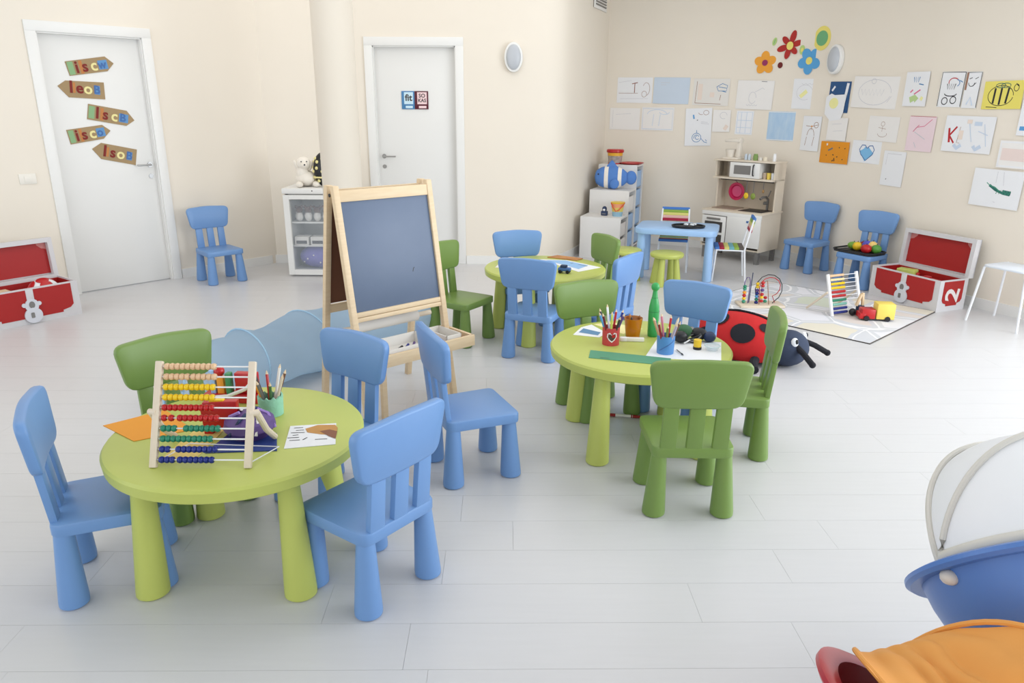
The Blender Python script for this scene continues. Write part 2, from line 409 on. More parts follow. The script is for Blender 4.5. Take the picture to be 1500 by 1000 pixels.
# ------------------------------------------------------------------ chairs
def blade(w_top, w_bot, z0, z1, yt, yb, t=0.034, r=0.045):
    pts = poly_round([(-w_bot, z0), (w_bot, z0), (w_top, z1 - .008), (0, z1 + .004), (-w_top, z1 - .008)], r, 5)
    mb = MB(); mb.prism(pts, t, bev=0.009)
    for x in (-.13, -.065, 0, .065, .13):
        bmesh.ops.bisect_plane(mb.b, geom=list(mb.b.verts) + list(mb.b.edges) + list(mb.b.faces), plane_co=(x, 0, 0), plane_no=(1, 0, 0))
    for v in mb.b.verts:
        f = (v.co.z - z0) / (z1 - z0)
        v.co.y += yb + (yt - yb) * f - 0.014 * (1 - (v.co.x / 0.19) ** 2) + .007
    return mb
def make_chair(m, label, loc, rz, group):
    t = T('child_chair', label, 'chair', loc, rz, group)
    mb = MB(); mb.prism(poly_round([(-0.168, -0.165), (0.168, -0.165), (0.158, 0.16), (-0.158, 0.16)], 0.035, 4), 0.046, Matrix.Translation((0, 0, 0.300)) @ Matrix.Rotation(PI / 2, 4, 'X') @ Matrix.Scale(-1, 4, (0, 1, 0)), bev=0.008)
    bmesh.ops.recalc_face_normals(mb.b, faces=mb.b.faces); mb.build('seat', m, t)
    blade(0.197, 0.166, 0.468, 0.664, -0.196, -0.176).build('backrest', m, t, ang=50)
    for x in (-0.1, 0, 0.1):
        mb = MB()
        for z, y, w_ in ((0.285, -0.138, 0.034), (0.48, -0.163, 0.028)):
            pass
        pts = [(x - 0.031, 0.285), (x + 0.031, 0.285), (x + 0.029, 0.50), (x - 0.029, 0.50)]
        mb.prism(pts, 0.024, bev=0.004)
        for v in mb.b.verts: v.co.y += -0.157 - (v.co.z - 0.285) * 0.1
        mb.build('slat', m, t)
    for sx in (-1, 1):
        for sy in (-1, 1):
            mb = MB(); mb.lathe([(0, 0), (0.038, 0), (0.045, 0.006), (0.0455, 0.02), (0.0295, 0.262), (0, 0.262)], 24)
            for v in mb.b.verts:
                f = v.co.z / 0.262; v.co.x += sx * (0.136 - 0.009 * f); v.co.y += sy * (0.133 - 0.006 * f)
            mb.build('leg', m, t)
    return t
cb = make_chair(BLUE, 'blue plastic child chair at the abacus table, back to the viewer, nearest of all', (-0.476, 2.174, 0), 52.5, 'blue child chairs')
for x, y, a, lb in (
    (-1.352, 2.207, -66.1, 'blue plastic child chair at the left of the abacus table, facing right'),
    (-0.747, 2.746, 145.2, 'blue plastic child chair on the easel side of the abacus table'),
    (-0.179, 3.004, -66.4, 'blue plastic child chair standing alone between the two near tables, seat empty'),
    (-2.697, 6.705, -137, 'blue plastic child chair alone by the wall beside the sign door'),
    (2.945, 7.329, 123.8, 'empty blue plastic child chair by the drawing wall next to the play kitchen'),
    (3.19, 6.65, 123.6, 'blue plastic child chair by the wall holding the fruit tray'),
    (0.15, 4.626, -20.7, 'blue plastic child chair at the far lime table, back to the viewer'),
    (0.077, 5.371, 194.3, 'blue plastic child chair behind the far lime table, facing the viewer'),
    (0.60, 4.72, 55, 'blue plastic child chair at the right of the far lime table, seen from behind'),
    (0.884, 3.693, 143.3, 'blue plastic child chair behind the middle lime table, in front of the ladybird')):
    dup(cb, (x, y, 0), a, lb)
cg = make_chair(GREEN, 'green plastic child chair in front of the middle lime table, back to the viewer', (0.707, 2.741, 0), -1, 'green child chairs')
for x, y, a, lb in (
    (-1.283, 2.718, -133.7, 'green plastic child chair behind the abacus table'),
    (1.041, 3.262, 78, 'green plastic child chair at the right of the middle table, seen edge on'),
    (0.461, 3.693, 202.5, 'green plastic child chair behind the middle table, facing the viewer'),
    (-0.351, 4.931, -123.1, 'green plastic child chair just right of the easel'),
    (0.523, 5.276, 113, 'green plastic child chair at the far lime table next to the step storage')):
    dup(cg, (x, y, 0), a, lb)

# ------------------------------------------------------------------ round tables
def make_table(label, loc, rz):
    t = T('round_table', label, 'table', loc, rz, 'lime round tables')
    mb = MB(); mb.lathe([(0, 0.48), (0.405, 0.48), (0.418, 0.477), (0.425, 0.468), (0.421, 0.434), (0.412, 0.428), (0.40, 0.43), (0.395, 0.45), (0, 0.45)], 72); mb.build('tabletop', LIME, t)
    for k in range(4):
        a = k * PI / 2
        mb = MB(); mb.lathe([(0, 0), (0.046, 0), (0.053, 0.006), (0.053, 0.02), (0.033, 0.452), (0, 0.452)], 28)
        for v in mb.b.verts:
            r = 0.348 - 0.02 * v.co.z / 0.45; v.co.x += r * math.cos(a); v.co.y += r * math.sin(a)
        mb.build('leg', LIME, t)
    return t
tb = make_table('lime green round table nearest the viewer, carrying the large abacus', (-0.943, 2.332, 0), 45)
dup(tb, (0.607, 3.328, 0), 51.9, 'lime green round table in the middle with pencil cups and the green bottle')
dup(tb, (0.229, 5.101, 0), 70, 'lime green round table at the back with a drawing and toy car')

# ------------------------------------------------------------------ easel
t = T('easel', 'wooden folding easel with a blue slate chalkboard', 'easel', (-0.686, 3.866, 0), 42.4)
EW, EH, ED = 0.295, 1.17, 0.225
def lean(z, s): return s * (0.03 + (ED - 0.03) * (1 - z / EH))       # y of front (s=-1) / rear (s=1) frame at height z
fang = math.atan2(ED - 0.03, EH)
for s in (-1, 1):
    for x in (-1, 1):
        mb = MB(); mb.box((0, 0, EH / 2), (0.032, 0.032, EH * 1.01), bev=0.003)
        for v in mb.b.verts: v.co.y += lean(v.co.z, s); v.co.x += x * (EW - 0.016)
        mb.build('leg', PINE, t)
def rail(z, hgt, s, name='rail', m=PINE, th=0.024, wd=2 * EW - 0.06, yo=0):
    mb = MB(); mb.box((0, 0, z), (wd, th, hgt), bev=0.003)
    for v in mb.b.verts: v.co.y += lean(v.co.z, s) + yo
    return mb.build(name, m, t)
rail(1.125, 0.055, -1); rail(0.515, 0.022, -1); rail(0.54, 0.024, -1)
rail(1.125, 0.055, 1); rail(0.52, 0.045, 1)
o = rail(0.825, 0.55, -1, 'chalkboard', SLATE, 0.008); 
o = rail(0.825, 0.55, 1, 'whiteboard_back', BROWNB, 0.008)
mb = MB(); mb.strip([(0.11, 0.71), (0.115, 0.725), (0.122, 0.732)], 0.004)
for v in mb.b.verts: v.co.y = lean(v.co.z, -1) - 0.0045
mb.build('chalk_mark', BLACK, t)
# tray box in front and between the legs
mb = MB()
yb0, yb1 = -0.36, -0.11
mb.box((0, yb0, 0.345), (2 * EW + .05, 0.018, 0.06), bev=0.002); mb.box((0, yb1, 0.345), (2 * EW + .02, 0.018, 0.06), bev=0.002)
mb.box((EW + .016, (yb0 + yb1) / 2, 0.345), (0.018, yb1 - yb0, 0.06), bev=0.002); mb.box((-EW - .016, (yb0 + yb1) / 2, 0.345), (0.018, yb1 - yb0, 0.06), bev=0.002)
tfr = mb.build('tray_frame', PINE, t)
mb = MB(); mb.box((0, (yb0 + yb1) / 2, 0.322), (2 * EW + .02, yb1 - yb0, 0.008)); mb.build('tray_bottom', mat('orange_wood', (206, 140, 84), 0.6, 0.1), tfr)
mb = MB(); mb.cyl((-EW, 0.0, 0.43), (EW, 0.0, 0.43), 0.014, n=14); mb.build('paper_dowel', PINEL, t)
mb = MB(); mb.cyl((-.2, 0.0, 0.43), (0.2, 0.0, 0.43), 0.03, n=20); mb.build('paper_roll', PAPERW, t)
for x in (-0.2, 0.2):
    mb = MB(); mb.box((x, yb0 + 0.10, 0.17), (0.028, 0.028, 0.34), bev=0.003); mb.build('tray_leg', PINE, tfr)
mb = MB(); mb.cyl((-EW - .004, -0.01, 1.13), (-EW - .0, -0.01, 1.13), 0.009, n=10); mb.cyl((EW, -0.01, 1.13), (EW + .004, -0.01, 1.13), 0.009, n=10); mb.build('hinge_bolt', BLACK, t)
# bins resting in the easel tray
def easel_pt(x, y): a = math.radians(42.4); return (-0.686 + x * math.cos(a) - y * math.sin(a), 3.866 + x * math.sin(a) + y * math.cos(a))
def openbox(mb, w_, d_, h_, th=0.006, z=0):
    mb.box((0, 0, z + th / 2), (w_, d_, th))
    for s in (-1, 1):
        mb.box((s * (w_ - th) / 2, 0, z + h_ / 2), (th, d_, h_)); mb.box((0, s * (d_ - th) / 2, z + h_ / 2), (w_, th, h_))
    return mb
for x, w_, lb in ((-0.06, 0.30, 'long cream tray with markers inside the easel shelf'), (0.205, 0.10, 'short cream tray at the right end of the easel shelf')):
    p = easel_pt(x, -0.235); tt = T('chalk_tray', lb, 'tray', (p[0], p[1], 0.327), 42.4)
    mb = MB(); openbox(mb, w_, 0.20, 0.062); mb.build('tray_body', PAPERW, tt, smooth=False)
for k, (m, cn) in enumerate(((BLACK, 'black'), (BEADB, 'dark blue'), (PURPLE, 'purple'))):
    p = easel_pt(-0.10 + 0.05 * k, -0.25)
    o = MB().cyl((-0.05, 0, 0.0), (0.05, 0, 0.012), 0.007, n=8).build('marker_pen', m); o.location = (p[0], p[1], 0.342); o.rotation_euler = (0, 0, 1.2 + k * .2)
    tag(o, f'{cn} marker pen lying in the easel tray', 'marker', 'markers in the easel tray')

# ------------------------------------------------------------------ play tunnel
TUN = mat('tunnel_fabric', (186, 208, 226), 0.75, 0.12, 9, 0.12)
nt = TUN.node_tree; bs = nt.nodes['Principled BSDF']; tr = nt.nodes.new('ShaderNodeBsdfTranslucent'); tr.inputs[0].default_value = col((206, 224, 238)); ms = nt.nodes.new('ShaderNodeMixShader'); ms.inputs[0].default_value = 0.55
nt.links.new(bs.outputs[0], ms.inputs[1]); nt.links.new(tr.outputs[0], ms.inputs[2]); nt.links.new(ms.outputs[0], nt.nodes['Material Output'].inputs[0])
t = T('play_tunnel', 'light blue fabric play tunnel lying behind the easel', 'play tunnel', (-1.50, 3.86, 0), 0)
TB = spline([(-0.33, -0.24), (0.0, 0.0), (0.24, 0.42), (0.78, 1.19)], 20)
def tun(u, s):
    a = u * 2 * PI
    f = min(s * 60, 59.999); i0 = int(f); c = TB[i0].lerp(TB[i0 + 1], f - i0)
    d = TB[min(60, i0 + 2)] - TB[max(0, i0 - 1)]; d.normalize(); nx, ny = d.y, -d.x
    ring = abs(math.sin(s * PI * 3.0)); r = 0.205 + 0.012 * (1 - ring ** 0.5) + 0.005 * math.sin(s * 41 + a * 3) * math.sin(a)
    r -= 0.016 * (0.5 + 0.5 * math.sin(a * 2 + s * 9)) * ring + 0.02 * ring * max(0, math.sin(a))
    q = r * 1.14 * math.cos(a)
    lean = 0.05 * (1 - s) ** 2 * (1 + math.sin(a))
    return Vector((c.x + nx * q + d.x * lean, c.y + ny * q + d.y * lean, max(0.003, 0.18 + 0.86 * r * math.sin(a))))
mb = MB(); mb.grid(tun, 40, 60, closeu=True); mb.build('tunnel_skin', TUN, t, ang=80)
for k in range(4):
    pts = [tun(i / 32, k / 3) for i in range(32)]
    pts = [Vector((p.x, p.y, max(p.z, .007))) for p in pts]
    MB().tube(pts, 0.006, 6, closed=True).build('hoop', mat('hoop_fabric', (160, 194, 220), 0.7), t)

# ------------------------------------------------------------------ display fridge and toys on it
t = T('display_fridge', 'white display fridge with a glass door behind the column', 'fridge', (-1.85, 6.885, 0), 0)
FW, FD, FH = 0.55, 0.54, 0.825
mb = MB()
mb.box((-FW / 2 + .015, FD / 2 + .04, 0.395), (0.03, FD - .08, 0.76)); mb.box((FW / 2 - .015, FD / 2 + .04, 0.395), (0.03, FD - .08, 0.76)); mb.box((0, FD - .015, 0.395), (FW, 0.03, 0.76)); mb.box((0, FD / 2 + .04, 0.03), (FW, FD - .08, 0.04)); mb.box((0, FD / 2 + .04, .765), (FW, FD - .08, 0.03))
mb.build('cabinet', WHITE, t, smooth=False)
mb = MB(); mb.box((0, FD / 2 + .01, 0.80), (FW + .012, FD + .02, 0.05), bev=0.006); mb.build('top_panel', WHITE, t)
mb = MB()
for x in (-1, 1): mb.box((x * (FW / 2 - .028), 0.02, 0.39), (0.056, 0.04, 0.75), bev=0.004)
mb.box((0, 0.02, 0.04), (FW - .112, 0.036, 0.05)); mb.box((0, 0.02, 0.745), (FW - .112, 0.036, 0.04)); mb.build('door_frame', WHITE, t, smooth=False)
mb = MB(); mb.box((0, 0.025, 0.39), (FW - .11, 0.006, 0.66)); mb.build('glass_pane', mat('fridge_glass', (225, 235, 245), 0.05, alpha=0.14), t)
for z in (0.28, 0.5):
    mb = MB(); mb.box((0, 0.28, z), (FW - .062, 0.42, 0.012)); mb.build('shelf', WHITE, t)
mb = MB(); mb.cyl((0.0, -0.001, 0.803), (0.0, 0.0, 0.803), 0.006, n=10); mb.build('lock', DARK, t)
for k in range(4):
    tt = T('soft_toy', ('leftmost', 'second', 'third', 'rightmost')[k] + ' small brown and white soft toy on the top fridge shelf', 'soft toy', (-2.02 + k * 0.085, 7.02, 0.507), 0, 'toys on the top fridge shelf')
    PB = mat('brown_plush', (112, 84, 74), .95, .3, 30, .2)
    MB().ball((0, 0, .045), (.036, .034, .046)).build('body', PAPERW, tt); MB().ball((0, 0, .105), (.034, .03, .034)).build('head', PB, tt)
    for x in (-1, 1): MB().ball((x * .028, 0, .135), (.014, .01, .016), 10, 7).build('ear', PB, tt)
for k in range(2):
    tt = T('white_carton', ('left', 'right')[k] + ' white carton on the middle fridge shelf', 'carton', (-2.0 + k * .15, 7.02, 0.287), 0, 'cartons on the middle fridge shelf')
    MB().box((0, 0, 0.04), (0.13, 0.14, 0.08), bev=0.004).build('carton_body', PAPERW, tt); MB().box((0, -0.071, 0.03), (0.1, 0.003, 0.03)).build('carton_label', DARK, tt)
BAG = mat('purple_dotted', (96, 92, 168), 0.8, 0.1, 30, c2=(128, 124, 196))
tt = T('purple_bag', 'round purple spotted bag at the bottom of the fridge', 'bag', (-1.86, 7.08, 0.052))
MB().ball((0, 0, 0.11), (0.2, 0.14, 0.112), 24, 14).build('bag_body', BAG, tt)
for k in range(9):
    a = -2.4 + k * 0.32; z = 0.07 + 0.035 * (k % 3)
    h = math.sqrt(max(0, 1 - ((z - .11) / .112) ** 2)); MB().ball((0.2 * h * math.cos(a), 0.14 * h * math.sin(a), z), 0.008, 8, 6).build('spot', PAPERW, tt)
# plush dog
PLUSH = mat('white_plush', (246, 239, 228), 0.95, 0.08, 40, 0.3)
t = T('plush_dog', 'white plush dog sitting on the fridge', 'soft toy', (-1.95, 7.1, 0.825), 20)
mb = MB(); mb.ball((0, 0, 0.075), (0.10, 0.13, 0.076), 18, 12); mb.ball((-0.035, -.03, 0.13), (0.06, 0.07, 0.07)); mb.build('body', PLUSH, t)
MB().ball((-0.02, -0.05, 0.215), (0.066, 0.062, 0.06), 18, 12).build('head', PLUSH, t)
MB().ball((-0.02, -0.115, 0.20), (0.03, 0.035, 0.026)).build('muzzle', PLUSH, t)
for x in (-1, 1):
    MB().ball((-0.02 + x * 0.065, -0.045, 0.195), (0.018, 0.028, 0.055), ry=x * 0.35).build('ear', PLUSH, t)
    MB().ball((x * 0.075, -0.11, 0.028), (0.032, 0.07, 0.028)).build('paw', PLUSH, t)
    MB().ball((-0.02 + x * .024, -0.105, 0.233), 0.006, 8, 6).build('eye', BLACK, t)
MB().ball((-0.02, -0.150, 0.207), 0.008, 8, 6).build('nose', BLACK, t)
t = T('patterned_ball', 'black and cream patterned ball on the fridge, half behind the column', 'ball', (-1.76, 7.05, 0.825))
MB().ball((0, 0, 0.16), (0.105, 0.07, 0.16), 24, 16).build('ball_body', BLACK, t)
for k in range(14):
    a = 3.0 + (k % 5) * 0.55; z = 0.06 + (k // 5) * 0.085 + 0.03 * (k % 2)
    h = math.sqrt(max(0, 1 - ((z - .16) / .16) ** 2)); MB().ball((0.103 * h * math.cos(a), 0.068 * h * math.sin(a), z), 0.016, 8, 6).build('spot', SCR, t)
MB().tube([(0.107 * math.cos(a), 0.072 * math.sin(a), 0.09) for a in [k * 2 * PI / 24 for k in range(24)]], 0.008, 6, True).build('band', SCR, t)

# ------------------------------------------------------------------ treasure chests
def chest(loc, yaw, wd, dp, ht, lid, label, side):
    t = T('treasure_chest', label, 'chest', loc, yaw, 'red cardboard treasure chests')
    mb = MB(); th = 0.012
    mb.box((wd / 2, th / 2, ht / 2), (wd, th, ht)); mb.box((wd / 2, dp - th / 2, ht / 2), (wd, th, ht)); mb.box((th / 2, dp / 2, ht / 2), (th, dp - 2 * th, ht)); mb.box((wd - th / 2, dp / 2, ht / 2), (th, dp - 2 * th, ht)); mb.box((wd / 2, dp / 2, 0.006), (wd - 2 * th, dp - 2 * th, 0.012))
    mb.build('chest_body', CHESTW, t, smooth=False)
    # red panels with notched corners on front and side, red lining
    def notched(w_, h_, c=0.035, b=0.03): return [(-w_ / 2 + c, -h_ / 2), (-w_ / 2 + c, -h_ / 2 + b * .5), (-w_ / 2 + c * .3, -h_ / 2 + b * .5 + .012), (-w_ / 2, -h_ / 2 + b + .02), (-w_ / 2, h_ / 2), (w_ / 2, h_ / 2), (w_ / 2, -h_ / 2 + b + .02), (w_ / 2 - c * .3, -h_ / 2 + b * .5 + .012), (w_ / 2 - c, -h_ / 2 + b * .5), (w_ / 2 - c, -h_ / 2)]
    MB().prism(notched(wd - .1, ht - .055, 0.08), 0.003, Matrix.Translation((wd / 2, -0.003, ht / 2 + .016))).build('front_panel', RED, t, smooth=False)
    MB().prism(notched(dp - .09, ht - .055, 0.05), 0.003, Matrix.Translation((wd + .003, dp / 2, ht / 2 + .016)) @ Matrix.Rotation(PI / 2, 4, 'Z')).build('side_panel', RED, t, smooth=False)
    mb = MB(); zc = ht / 2 - .006
    mb.box((wd / 2, th + .002, zc), (wd - 2 * th, 0.003, ht - .014)); mb.box((wd / 2, dp - th - .002, zc), (wd - 2 * th, 0.003, ht - .014)); mb.box((th + .002, dp / 2, zc), (0.003, dp - 2 * th, ht - .014)); mb.box((wd - th - .002, dp / 2, zc), (0.003, dp - 2 * th, ht - .014)); mb.box((wd / 2, dp / 2, .014), (wd - 2 * th, dp - 2 * th, 0.003))
    mb.build('lining', RED, t, smooth=False)
    if side: text('lettering', '2', 0.2, mat('number_white', (232, 226, 222), 0.6), t, (wd + .005, dp / 2, ht / 2 + .005), rx=90, ry=-80, rz=90, sx=1.15)
    # lock strap and lock
    MB().box((wd * .5, -0.006, ht * .75), (0.05, 0.006, ht * .45), bev=0.002).build('strap', CHESTW, t)
    mb = MB()
    mb.prism(ell(0.046, 0.05, 24, wd * .5, ht * .52), 0.01, Matrix.Translation((0, -0.015, 0))); mb.prism(ell(0.06, 0.058, 24, wd * .5, ht * .24), 0.012, Matrix.Translation((0, -0.018, 0)))
    for x in (-1, 1): mb.prism(ell(0.016, 0.016, 12, wd * .5 + x * 0.05, ht * .55), 0.009, Matrix.Translation((0, -0.014, 0)))
    lk = mb.build('lock', mat('lock_white', (218, 220, 228), 0.4), t)
    MB().prism(ell(0.02, 0.026, 14, wd * .5, ht * .54), 0.002, Matrix.Translation((0, -0.017, 0))).build('lock_emblem', GREYM, lk)
    MB().prism(rrect(0.024, 0.04, 0.006, 3, wd * .49, ht * .25), 0.002, Matrix.Translation((0, -0.0205, 0))).build('keyhole', GREYM, lk)
    # open lid standing at the back
    mb = MB(); y0 = dp - 0.01; tl = math.radians(4); yd = 0.06
    def L(c, d): mb.box((c[0], c[1], c[2]), d)
    fr = 0.034
    z0, z1 = ht, ht + lid
    L((fr / 2, y0 + yd / 2, (z0 + z1) / 2), (fr, yd, lid)); L((wd - fr / 2, y0 + yd / 2, (z0 + z1) / 2), (fr, yd, lid))
    L((wd / 2, y0 + yd / 2, z1 - fr / 2), (wd - 2 * fr, yd, fr)); L((wd / 2, y0 + yd / 2, z0 + .008), (wd - 2 * fr, yd, .016)); L((wd / 2, y0 + yd - .005, (z0 + z1) / 2), (wd, .01, lid))
    M = Matrix.Translation((0, y0, ht)) @ Matrix.Rotation(-tl, 4, 'X') @ Matrix.Translation((0, -y0, -ht)); bmesh.ops.transform(mb.b, matrix=M, verts=mb.b.verts)
    ld = mb.build('lid', CHESTW, t, smooth=False)
    mb = MB(); mb.box((wd / 2, y0 + yd - .014, (z0 + z1) / 2), (wd - 2 * fr, .006, lid - fr - .016)); bmesh.ops.transform(mb.b, matrix=M, verts=mb.b.verts); mb.build('lid_lining', RED, ld, smooth=False)
    c = 0.07
    PK = mat('lid_corner_pink', (205, 130, 126), 0.6)
    for sx in (0, 1):
        mb = MB(); x = fr if sx == 0 else wd - fr; d = c if sx == 0 else -c; zt = z1 - fr
        mb.flat([(x, zt), (x + d, zt), (x + d * .9, zt - .02), (x + d * .5, zt - .045), (x + d * .2, zt - .05), (x, zt - c * .8)], y0 + yd - .018)
        bmesh.ops.transform(mb.b, matrix=M, verts=mb.b.verts); mb.build('lid_corner', PK, ld, smooth=False)
    return t
chest((3.133, 6.316, 0), -68, 0.67, 0.31, 0.255, 0.31, 'red and white treasure chest marked 2 against the drawing wall', True)
cL = math.radians(54)
chest((-3.345 - 0.68 * math.cos(cL), 5.531 - 0.68 * math.sin(cL), 0), 54, 0.68, 0.30, 0.265, 0.30, 'red and white treasure chest left of the sign door, cut by the frame', False)
def inchest(x, y): return (-3.345 - 0.68 * math.cos(cL) + x * math.cos(cL) - y * math.sin(cL), 5.531 - 0.68 * math.sin(cL) + x * math.sin(cL) + y * math.cos(cL))
p = inchest(0.50, 0.14)
t = T('toy_ball', 'red and white toy ball in the chest beside the sign door', 'ball', (p[0], p[1], 0.175))
MB().ball((0, 0, 0.0), 0.115, 24, 16).build('ball_body', PAPER, t)
for d in ((-.5, -.6, .62), (.55, -.5, .67), (0, .5, .86), (0, -.95, .2), (.1, -.2, .97)):
    v = Vector(d).normalized(); mb = MB(); mb.ball((0, 0, 0), (0.045, 0.045, 0.008), 16, 8); bmesh.ops.transform(mb.b, matrix=Matrix.Translation(v * 0.110) @ v.to_track_quat('Z', 'Y').to_matrix().to_4x4(), verts=mb.b.verts); mb.build('ball_patch', REDP, t)
p = inchest(0.2, 0.12)
t = T('toy_block', 'yellow striped wooden toy in the chest beside the sign door', 'toy', (p[0], p[1], 0.03), 54)
MB().box((0, 0, 0.105), (0.16, 0.10, 0.21), bev=0.01).build('block_body', mat('straw_yellow', (226, 196, 120), 0.6, 0.2), t); MB().box((0, 0, 0.215), (0.1, 0.07, 0.02), bev=0.004).build('block_top', PINE, t)
c2 = math.radians(-68)
def inchest2(x, y): return (3.133 + x * math.cos(c2) - y * math.sin(c2), 6.316 + x * math.sin(c2) + y * math.cos(c2))
p = inchest2(0.22, 0.16)
t = T('green_toy', 'lime green toy block poking out of the chest marked 2', 'toy', (p[0], p[1], 0.017), -50)
MB().box((0, 0, 0.12), (0.15, 0.09, 0.24), bev=0.01).build('block_body', LIME, t); MB().cyl((0.08, 0, 0.2), (0.10, 0, 0.2), 0.02).build('knob', REDP, t)
p = inchest2(0.42, 0.16)
t = T('red_toy', 'dark red toy lying inside the chest marked 2', 'toy', (p[0], p[1], 0.017), -70)
MB().box((0, 0, 0.1), (0.2, 0.12, 0.2), bev=0.02).build('toy_body', RED, t); MB().cyl((0, 0, .2), (0, 0, .215), .03).build('toy_button', REDP, t)

# ------------------------------------------------------------------ drawings on the right wall
INK = mat('ink_black', (40, 40, 44), 0.8); INKB = mat('ink_blue', (70, 130, 185), 0.8); PENCIL = mat('pencil_grey', (206, 206, 212), 0.8); INKR = mat('ink_red', (190, 40, 48), 0.8)
PALEC = mat('pale_crayon', (205, 218, 236), 0.9); BRN = mat('brown_crayon', (160, 120, 100), 0.9); CRG = mat('croc_green', (44, 110, 100), 0.8)
FAINT = mat('faint_paper', (240, 237, 234), 0.8, 0.02); LBLUE = mat('light_blue_sheet', (206, 219, 234), 0.8, 0.05, 6)
CRAYB = mat('blue_crayon_sheet', (150, 190, 226), 0.9, 0.1, 12, stretch=(2, 1, 0.6), c2=(205, 222, 238))
BEEY = mat('yellow_sheet', (236, 222, 110), 0.8); PINKS = mat('pink_sheet', (240, 218, 224), 0.8); NAVYS = mat('navy_sheet', (44, 84, 132), 0.8)
ORNS = mat('orange_sheet', (232, 150, 34), 0.8, 0.06); YBL = mat('yellow_wash', (244, 240, 170), 0.9); TREE = mat('crayon_brown', (140, 70, 40), 0.9); PEACH = mat('peach_wash', (238, 222, 210), 0.9)
GRC = mat('green_crayon', (190, 214, 150), 0.9); PKC = mat('pink_crayon', (222, 120, 150), 0.9); HEART = mat('heart_blue', (130, 190, 232), 0.8)
def arc(cx, cz, rx, rz, a0, a1, n=14): return [(cx + rx * math.cos(math.radians(a0 + (a1 - a0) * k / n)), cz + rx / rx * rz * math.sin(math.radians(a0 + (a1 - a0) * k / n))) for k in range(n + 1)]
def scrib(x0, x1, z0, z1, n): return [(x0 + (x1 - x0) * k / n, (z0 if k % 2 else z1)) for k in range(n + 1)]
def frame(a=.46, b=.44): return [(-a, -b), (a, -b), (a, b), (-a, b), (-a, -b)]
